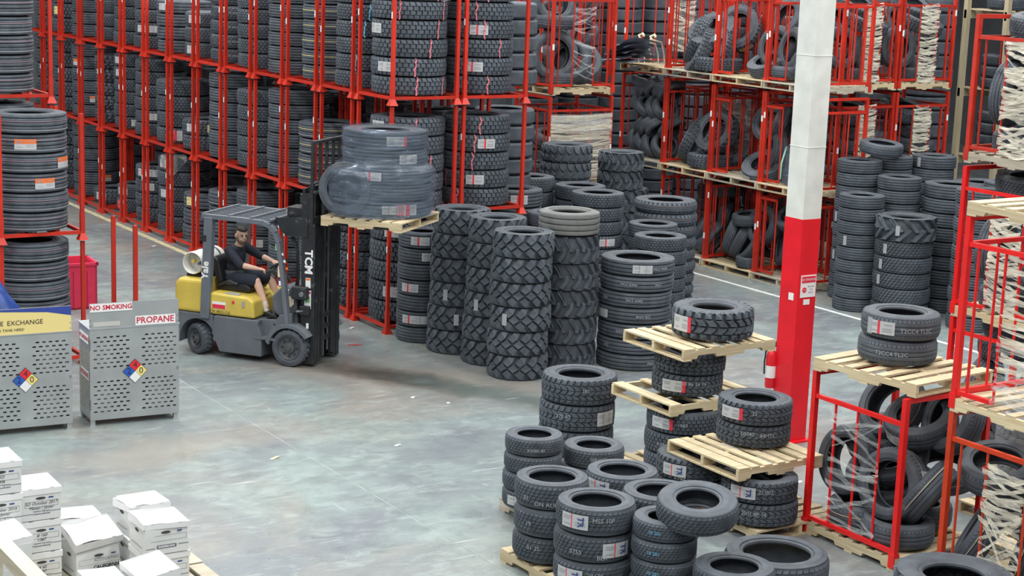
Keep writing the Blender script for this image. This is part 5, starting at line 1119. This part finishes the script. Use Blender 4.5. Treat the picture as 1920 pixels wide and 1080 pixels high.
# ---------------------------------------------------------------- propane cages
GALV = mat('galvanized_sheet', (.44, .46, .47), .42, metal=.55, noise=.10, nscale=3, dirt=(.62, .64, .64), dirt_amt=.35, dirt_scale=3)
def perforated(mb, w, h, blocks, slot=(.042, .017)):
    """flat sheet in x,z with rows of real slots cut out; blocks = (u0, u1, v0, v1, rows, cols) from the lower left"""
    zs = {}
    for (u0, u1, v0, v1, nr, nc) in blocks:
        for r in range(nr):
            zc = round((v0 + (v1 - v0) * r / (nr - 1)) * h, 4)
            k = nc if r % 2 == 0 else nc - 1; st = (u1 - u0) * w / (nc - 1)
            xs = [u0 * w + st * (c + (0 if r % 2 == 0 else .5)) for c in range(k)]
            zs.setdefault(zc, []).extend(xs)
    cur = 0.0
    def quad(x0, x1, z0, z1):
        if x1 - x0 > 1e-5 and z1 - z0 > 1e-5: mb.add([(x0, 0, z0), (x1, 0, z0), (x1, 0, z1), (x0, 0, z1)], [(0, 1, 2, 3)])
    for zc in sorted(zs):
        z0, z1 = zc - slot[1] / 2, zc + slot[1] / 2; quad(0, w, cur, z0); x = 0.0
        for xc in sorted(zs[zc]):
            a, b_ = xc - slot[0] / 2, xc + slot[0] / 2; c = slot[1] * .35
            quad(x, a, z0, z1)
            mb.add([(a, 0, z0), (a + c, 0, z0), (a, 0, z0 + c)], [(0, 1, 2)]); mb.add([(a, 0, z1), (a, 0, z1 - c), (a + c, 0, z1)], [(0, 1, 2)])
            mb.add([(b_, 0, z0), (b_, 0, z0 + c), (b_ - c, 0, z0)], [(0, 1, 2)]); mb.add([(b_, 0, z1), (b_ - c, 0, z1), (b_, 0, z1 - c)], [(0, 1, 2)])
            x = b_
        quad(x, w, z0, z1); cur = z1
    quad(0, w, cur, h)
    return mb
def propane_cage(x, y, rz, label, kind):
    W_, D_, z0, Hh = 1.005, .46, .07, 1.03
    t = thing('propane_cage', label, 'cage', (x, y, 0), rz, 'propane exchange cages')
    fp = perforated(MB(), W_, Hh, [(.06, .42, .58, .91, 8, 6), (.60, .95, .58, .91, 8, 6), (.06, .42, .09, .42, 8, 6), (.60, .95, .09, .42, 8, 6)]).build('front_door', GALV, t, loc=(0, 0, z0))
    md = fp.modifiers.new('thick', 'SOLIDIFY'); md.thickness = .006; md.offset = 1
    for xx in (0, W_):
        sp = perforated(MB(), D_, Hh, [(.12, .88, .55, .86, 10, 7), (.12, .88, .10, .42, 10, 7)], (.022, .022)).build('side_panel', GALV, t, loc=(xx, D_, z0), rot=(0, 0, -pi / 2))
        md = sp.modifiers.new('thick', 'SOLIDIFY'); md.thickness = .004
    MB().box(0, W_, D_ - .004, D_, z0, z0 + Hh).build('back_panel', GALV, t); MB().box(-.01, W_ + .01, -.012, D_ + .01, z0 + Hh, z0 + Hh + .012).build('top_panel', GALV, t); MB().box(0, W_, 0, D_, z0, z0 + .01).build('bottom_panel', GALV, t)
    MB().box(.01, W_ - .01, .01, D_ - .01, z0 + Hh / 2, z0 + Hh / 2 + .01).build('shelf', GALV, t)
    for xx in (.03, W_ - .03):
        for yy in (.03, D_ - .03): MB().box(xx - .025, xx + .025, yy - .025, yy + .025, 0, z0).box(xx - .04, xx + .04, yy - .04, yy + .04, 0, .008).build('leg', GALV, t)
    zt = z0 + Hh + .012
    hd = MB().box(0, W_, .0, .006, zt, zt + .28).build('header_plate', GALV, t)
    for q in ((.012, .06), (.012, .12), (W_ - .012, .06), (W_ - .012, .12)): MB().lathe([(.001, .004), (.007, .003), (.008, 0)], 8, M=Matrix.Translation((q[0], -.001, zt + q[1] - .03)) @ RT).build('bolt', FSTL, hd)
    MB().box(W_ - .022, W_ - .008, -.016, -.004, z0 + Hh * .5, z0 + Hh * .53).build('latch', FSTL, t)
    for zz in (.12, .80): MB().tube([(0, -.006, z0 + zz), (0, -.006, z0 + zz + .12)], .008, 6).build('hinge', FSTL, t)
    # hazard diamond
    dm = MB(); c = (W_ * .50, z0 + Hh * .515); s = .068
    for (du, dv, mi) in ((0, 1, 0), (-1, 0, 1), (1, 0, 2), (0, -1, 3)):
        cx_, cz_ = c[0] + du * s * 1.0, c[1] + dv * s * 1.0; k = s * .97
        dm.add([(cx_ - k, -.014, cz_), (cx_, -.014, cz_ - k), (cx_ + k, -.014, cz_), (cx_, -.014, cz_ + k)], [(0, 1, 2, 3)], mi)
    k = s * 2.06; dm.add([(c[0] - k, -.012, c[1]), (c[0], -.012, c[1] - k), (c[0] + k, -.012, c[1]), (c[0], -.012, c[1] + k)], [(0, 1, 2, 3)], 4)
    dia = dm.build('hazard_diamond', [mat('hazard_red', (.75, .02, .03), .4), mat('hazard_blue', (.02, .10, .45), .4), mat('hazard_yellow', (.80, .66, .22), .4), WHITE, INK], t)
    tx = MB()
    for txt, du, dv in (('4', 0, 1), ('2', -1, 0), ('0', 1, 0)): text_mb(txt, .10, tx, Matrix.Translation((c[0] + du * s, -.0155, c[1] + dv * s)) @ RT)
    tx.build('lettering', INK, dia)
    SIGNR = mat('sign_red_ink', (.55, .02, .05), .5)
    def sign(x0, x1, za, zb, txt, size, yy=-.004, side=False):
        if side: sg_ = MB().box(-.010, -.006, x0, x1, za, zb).build('sign', WHITE, t)
        else: sg_ = MB().box(x0, x1, yy - .002, yy, za, zb).build('sign', WHITE, t)
        M_ = (Matrix.Translation((-.0115, (x0 + x1) / 2, (za + zb) / 2)) @ Matrix.Rotation(-pi / 2, 4, 'Z') @ RT) if side else Matrix.Translation(((x0 + x1) / 2, yy - .0035, (za + zb) / 2)) @ RT
        text_mb(txt, size, M=M_, bold=.002).build('lettering', SIGNR, sg_)
    if kind == 'plain':
        sign(.005, .475, zt + .185, zt + .275, 'NO SMOKING', .074); sign(.51, .965, zt + .005, zt + .112, 'PROPANE', .098)
        sign(.03, .40, .93, 1.03, 'NO SMOKING', .060, side=True); sign(.03, .36, .52, .62, 'PROPANE', .075, side=True)
        MB().box(.04, .34, -.003, -.001, zt + .02, zt + .07).build('tape_residue', mat('tape_residue', (.50, .49, .46), .7), hd)
    else:
        yb = mat('banner_yellow', (.78, .64, .26), .5); nb_ = mat('banner_blue', (.03, .06, .30), .5)
        MB().box(0, W_, -.004, -.001, zt, zt + .28).build('banner', yb, t)
        bl = MB().add([(.15, -.006, zt + .28), (W_, -.006, zt + .28), (W_, -.006, zt + .175), (.75, -.006, zt + .225), (.15, -.006, zt + .262)], [(4, 3, 2, 1, 0)]).build('banner_stripe', nb_, t)
        text_mb('EXCHANGE', .072, M=Matrix.Translation((.70, -.008, zt + .125)) @ RT, align='RIGHT').build('lettering', INK, t); text_mb('PROPANE', .072, M=Matrix.Translation((.28, -.008, zt + .125)) @ RT, align='RIGHT').build('lettering', INK, t)
        text_mb('YOUR TANK HERE!', .042, M=Matrix.Translation((.50, -.008, zt + .050)) @ RT, align='RIGHT').build('lettering', INK, t)
    return t
RZC = -.085
propane_cage(6.225, 18.01, RZC, 'grey propane cage with no smoking and propane signs beside the forklift', 'plain')
propane_cage(5.02, 18.10, RZC, 'grey propane cage with yellow and blue exchange banner at the left edge', 'banner')
SIDE3 = ('left', 'middle', 'right')
for (x, y, w_) in ((6.225, 18.01, 'no smoking cage'), (5.02, 18.10, 'banner cage')):
    for i in (0, 2):
        for j in range(2):
            p = Matrix.Translation((x, y, 0)) @ Matrix.Rotation(RZC, 4, 'Z') @ Vector((.20 + .30 * i, .25, .085 + j * .515))
            g = thing('gas_cylinder', f'white gas cylinder, {["lower", "upper"][j]} shelf, {SIDE3[i]} one in the {w_}', 'cylinder', tuple(p), 0, 'gas cylinders in the cages')
            MB().lathe([(.001, .0), (.10, .0), (.125, .03), (.13, .06), (.13, .24), (.10, .30), (.04, .33), (.001, .33)], 16).build('shell', TANKM, g, True); MB().lathe([(.075, .31), (.085, .31), (.085, .41), (.075, .41)], 16, closed=True).build('collar', TANKM, g, True)
# ---------------------------------------------------------------- red bin and blue tarp behind the cages
BINM = mat('red_bin_plastic', (.66, .03, .085), .45, noise=.08)
bn = thing('plastic_bin', 'raspberry red plastic bin standing behind the left rack', 'bin', (7.78, 24.0, 0), -.10)
MB().box(0, .62, 0, .03, 0, .66).box(0, .62, .57, .60, 0, .66).box(0, .03, 0, .60, 0, .66).box(.59, .62, 0, .60, 0, .66).box(0, .62, 0, .60, 0, .03).build('body', BINM, bn)
MB().box(-.02, .64, -.02, .02, .64, .68).box(-.02, .64, .58, .62, .64, .68).box(-.02, .02, -.02, .62, .64, .68).box(.60, .64, -.02, .62, .64, .68).build('rim', BINM, bn)
for xx in (.08, .28, .48): MB().box(xx, xx + .05, -.02, 0, .02, .56).build('rib', BINM, bn)
TARP = mat('blue_tarp', (.015, .055, .24), .35, noise=.25, nscale=7, bump=.6, bscale=9)
def tarp(u, v):
    a = 2 * pi * u; r = .50 * (1 - v * .92) + .05 * sin(a * 5 + v * 3) * (1 - v); return (r * cos(a) * 1.05, r * sin(a) * .8, .92 * (v ** .65) + .03 * sin(a * 3 + v * 9))
tp = MB().grid(tarp, 40, 18).build('blue_tarp', TARP, None, True, (5.55, 19.6, .62)); tag(tp, 'crumpled blue tarp heap behind the banner propane cage', 'tarp')
tb = thing('wooden_crate', 'low wooden crate under the blue tarp', 'crate', (5.0, 19.2, 0))
for i in range(5): MB().box(0, 1.1, 0, .02, .02 + i * .12, .12 + i * .12).build('slat', WOOD, tb); MB().box(0, 1.1, .82, .84, .02 + i * .12, .12 + i * .12).build('slat', WOOD, tb)
MB().box(0, 1.1, 0, .84, .60, .625).build('lid', WOOD, tb)

# ---------------------------------------------------------------- archive boxes
CARD = mat('white_card', (.66, .67, .66), .65, noise=.05, nscale=3); CARDL = mat('white_card_lid', (.74, .74, .74), .6, noise=.03)
LINEM = mat('box_line', (.20, .21, .26), .6); DARKL = mat('box_logo', (.16, .17, .20), .6)
def file_box(x, y, z, label, rz=0.0, w=.315, d=.39, h=.262, text=(), side_only=False, lid_tilt=(0, 0), lid_dz=0.0, crush=0.0, lid=True):
    """front (printed) face looks to -y"""
    t = thing('file_box', label, 'box', (x, y, z), rz, 'white archive boxes')
    mb = MB(); r = random.Random(int(x * 1000 + z * 77)); j = lambda: r.uniform(-crush, crush)
    vs = [(0, 0, 0), (w, 0, 0), (w, d, 0), (0, d, 0), (j(), j(), h + j() * .5), (w + j(), j(), h + j() * .5), (w + j(), d + j(), h), (j(), d + j(), h)]
    mb.add(vs, [(0, 3, 2, 1), (0, 1, 5, 4), (1, 2, 6, 5), (2, 3, 7, 6), (3, 0, 4, 7), (4, 5, 6, 7)]).build('body', CARD, t)
    if lid:
        e = .008; lh = .045
        lm = MB().box(-e, w + e, -e, d + e, -lh, .004)
        if crush:
            lm = MB().grid(lambda u, v: (-e + (w + 2 * e) * u, -e + (d + 2 * e) * v, .004 + crush * .5 * sin(u * 5 + v * 3) - crush * .6 * u * v), 6, 6)
            for (a, b_) in (((-e, -e), (w + e, -e)), ((w + e, -e), (w + e, d + e)), ((w + e, d + e), (-e, d + e)), ((-e, d + e), (-e, -e))):
                lm.add([(a[0], a[1], -lh + j()), (b_[0], b_[1], -lh + j()), (b_[0], b_[1], .01), (a[0], a[1], .01)], [(0, 1, 2, 3)])
        lo = lm.build('lid', CARDL, t, loc=(0, 0, h + lid_dz), rot=(lid_tilt[0], lid_tilt[1], 0))
        for xx in (.05, w - .09): MB().box(xx, xx + .035, -e - .001, .008, .0045, .0055).build('lid_slot', LINEM, lo)
    # print: hand hole, rule lines, logo band, writing
    pm = MB(); yy = -.0015
    pm.lathe([(.001, 0), (1, 0)], 14, 2, Matrix.Translation((w * .48, yy, h * .70)) @ RT @ Matrix.Diagonal((.042, .012, 1, 1)))
    for (x0, x1, z0, z1, mi) in ((.02, w - .02, .158, .1605, 0), (.02, w - .02, .112, .1145, 0), (.02, .0225, .112, .158, 0), (w - .0225, w - .02, .112, .158, 0), (.0, .09, .052, .058, 0), (w - .09, w, .066, .072, 0), (w * .28, w * .72, .048, .078, 1), (w - .10, w - .06, .178, .190, 3)):
        pm.add([(x0, yy, z0), (x1, yy, z0), (x1, yy, z1), (x0, yy, z1)], [(0, 1, 2, 3)], mi)
    pr = pm.build('print', [LINEM, DARKL, mat('hand_hole', (.05, .05, .05), .8), NAVY], t)
    text_mb('BANKERS BOX', .021, M=Matrix.Translation((w * .5, -.003, .063)) @ RT, bold=.001).build('lettering', WHITE, pr)
    for i, s_ in enumerate(text): text_mb(s_, .036, M=Matrix.Translation((w * .5, -.003, .142 - .042 * i + (.004 if i else 0))) @ RT, shear=.25).build('handwriting', INK, pr)
    # print on the left end
    sm = MB(); 
    sm.add([(-.0015, .06, .05), (-.0015, d - .06, .05), (-.0015, d - .06, .056), (-.0015, .06, .056)], [(0, 1, 2, 3)], 0)
    sm.lathe([(.001, 0), (1, 0)], 12, 1, Matrix.Translation((-.0015, d * .5, h * .68)) @ Matrix.Rotation(-pi / 2, 4, 'Z') @ RT @ Matrix.Diagonal((.042, .014, 1, 1)))
    sm.build('end_print', [LINEM, MATS['hand_hole']], t)
    return t
pallet(3.86, 13.42, 0, 'floor pallet under the tall column of archive boxes', L=.98, Wd=1.24, group='pallets under the archive boxes')
pallet(4.92, 13.64, 0, 'floor pallet under the rear crumpled archive boxes', L=1.24, Wd=.86, group='pallets under the archive boxes', mt=WOODG)
pallet(4.92, 12.66, 0, 'floor pallet under the front archive boxes', L=1.24, Wd=1.02, group='pallets under the archive boxes', mt=WOODG)
BH = .274
for i, tx_ in enumerate((('# 60', '1587'), ('# 160', '1387'), ('SO October 2017', 'Mateo / Javier'))):
    file_box(4.015, 13.28, .14 + i * BH, f'white archive box, {ordn(i, 3)} of the column with the October box on top', text=tx_, rz=-.03)
for i, tx_ in enumerate((('1305', ''), ('SO', '1436'), ('December 2016', 'S / Javier'), ('SO', '406'))):
    file_box(3.685, 13.24, .14 + i * BH, f'white archive box, {ordn(i, 4)} of the tallest column at the left edge', text=tx_, rz=-.02)
file_box(3.62, 12.83, .14, 'white archive box at the left edge before the columns, lower one', text=('1365', 'A'), rz=.04)
file_box(3.64, 12.82, .14 + BH, 'white archive box with a tilted lid before the tallest column', text=('1505', ''), rz=.05, lid_tilt=(.06, -.08), lid_dz=.02, crush=.012)
file_box(4.40, 13.62, .14, 'crumpled archive box behind the one with printed words', rz=-.06, w=.40, d=.33, h=.385, crush=.03, lid_tilt=(-.02, .05), lid_dz=.01)
bb = file_box(4.44, 13.22, .14, 'crushed archive box with a sloping lid and printed words', rz=.06, w=.40, d=.33, crush=.04, lid_tilt=(.26, -.06), lid_dz=.035, text=())
text_mb('ACCOUNTING', .032, M=Matrix.Translation((.24, -.046, .16)) @ RT).build('lettering', INK, bb); text_mb('CALIFORNIA', .040, M=Matrix.Translation((.24, -.046, .10)) @ RT, bold=.002, shear=.2).build('lettering', INK, bb)
file_box(4.90, 13.24, .14, 'archive box under the sagging one at the back right', w=.36, d=.35)
file_box(4.92, 13.28, .14 + BH, 'archive box with a sagging lid at the back right', w=.36, d=.33, crush=.025, lid_tilt=(-.05, .05), rz=.05)
file_box(4.87, 12.80, .14, 'archive box under the stained lid at the right of the heap', w=.38, d=.36)
file_box(4.86, 12.79, .14 + BH, 'archive box with a stained and torn lid at the right of the heap', w=.38, d=.36, crush=.02, lid_tilt=(.03, .05), rz=-.02)
file_box(4.62, 12.24, .14, 'archive box with a lifted lid at the bottom edge right', w=.33, d=.36, lid_tilt=(.10, -.12), lid_dz=.03, crush=.015, rz=.08)
file_box(4.28, 12.36, .14, 'archive box at the bottom edge middle', w=.30, d=.36, lid_tilt=(.02, .06), crush=.015)
file_box(4.02, 12.80, .14, 'archive box at the bottom edge left', w=.30, d=.36, crush=.015) if False else None
bmz = thing('wooden_beam', 'thick pale timber rail crossing the bottom left corner', 'beam', (3.50, 11.20, .90))
MB().box(-.06, .06, -.4, 1.25, 0, .10).build('timber', wood_mat('timber_wood', (.66, .58, .44), (.56, .47, .34), 1), bmz)
for yy in (-.2, 1.1): MB().box(-.05, .05, yy - .05, yy + .05, -.90, 0).build('timber_post', MATS['timber_wood'], bmz)

# ---------------------------------------------------------------- litter on the floor
REDT = mat('red_tape', (.70, .05, .04), .5)
for i, (x, y, L_, a, m_, nm, lab) in enumerate([(11.05, 26.1, .55, .25, REDT, 'red_tape_strip', 'long strip of red tape on the floor behind the forklift'), (11.0, 26.7, .25, .9, REDT, 'red_tape_strip', 'short strip of red tape on the floor behind the forklift'), (10.75, 20.35, .20, -.5, REDT, 'red_tape_strip', 'scrap of red tape before the corner rack'),
      (11.2, 21.3, .10, .3, WHITE, 'paper_scrap', 'white paper scrap at the corner rack feet'), (10.1, 17.6, .07, .6, WHITE, 'paper_scrap', 'white scrap near the dark tire marks'), (10.35, 17.2, .05, 1.6, WHITE, 'paper_scrap', 'tiny white scrap right of the dark tire marks'), (7.55, 16.05, .14, .5, mat('wood_splinter', (.62, .50, .32), .8), 'wood_splinter', 'wood splinter lying on the open floor'), (8.95, 15.9, .08, .2, WHITE, 'paper_scrap', 'white scrap in the middle of the open floor'),
      (10.95, 24.2, .09, .4, WHITE, 'paper_scrap', 'white scrap beside the cream line'), (11.05, 28.5, .12, .4, WHITE, 'paper_scrap', 'far white scrap beside the cream line'), (12.1, 12.9, .07, .4, WHITE, 'paper_scrap', 'white scrap below the pallet tower')]):
    o = MB().add([(-L_ / 2, -.018, 0), (L_ * .1, -.024, .006), (L_ / 2, -.01, .002), (L_ / 2, .014, .002), (L_ * .1, .018, .006), (-L_ / 2, .02, 0)], [(0, 1, 4, 5), (1, 2, 3, 4)]).build(nm, m_, None, False, (x, y, .003), (0, 0, a)); tag(o, lab, 'litter')
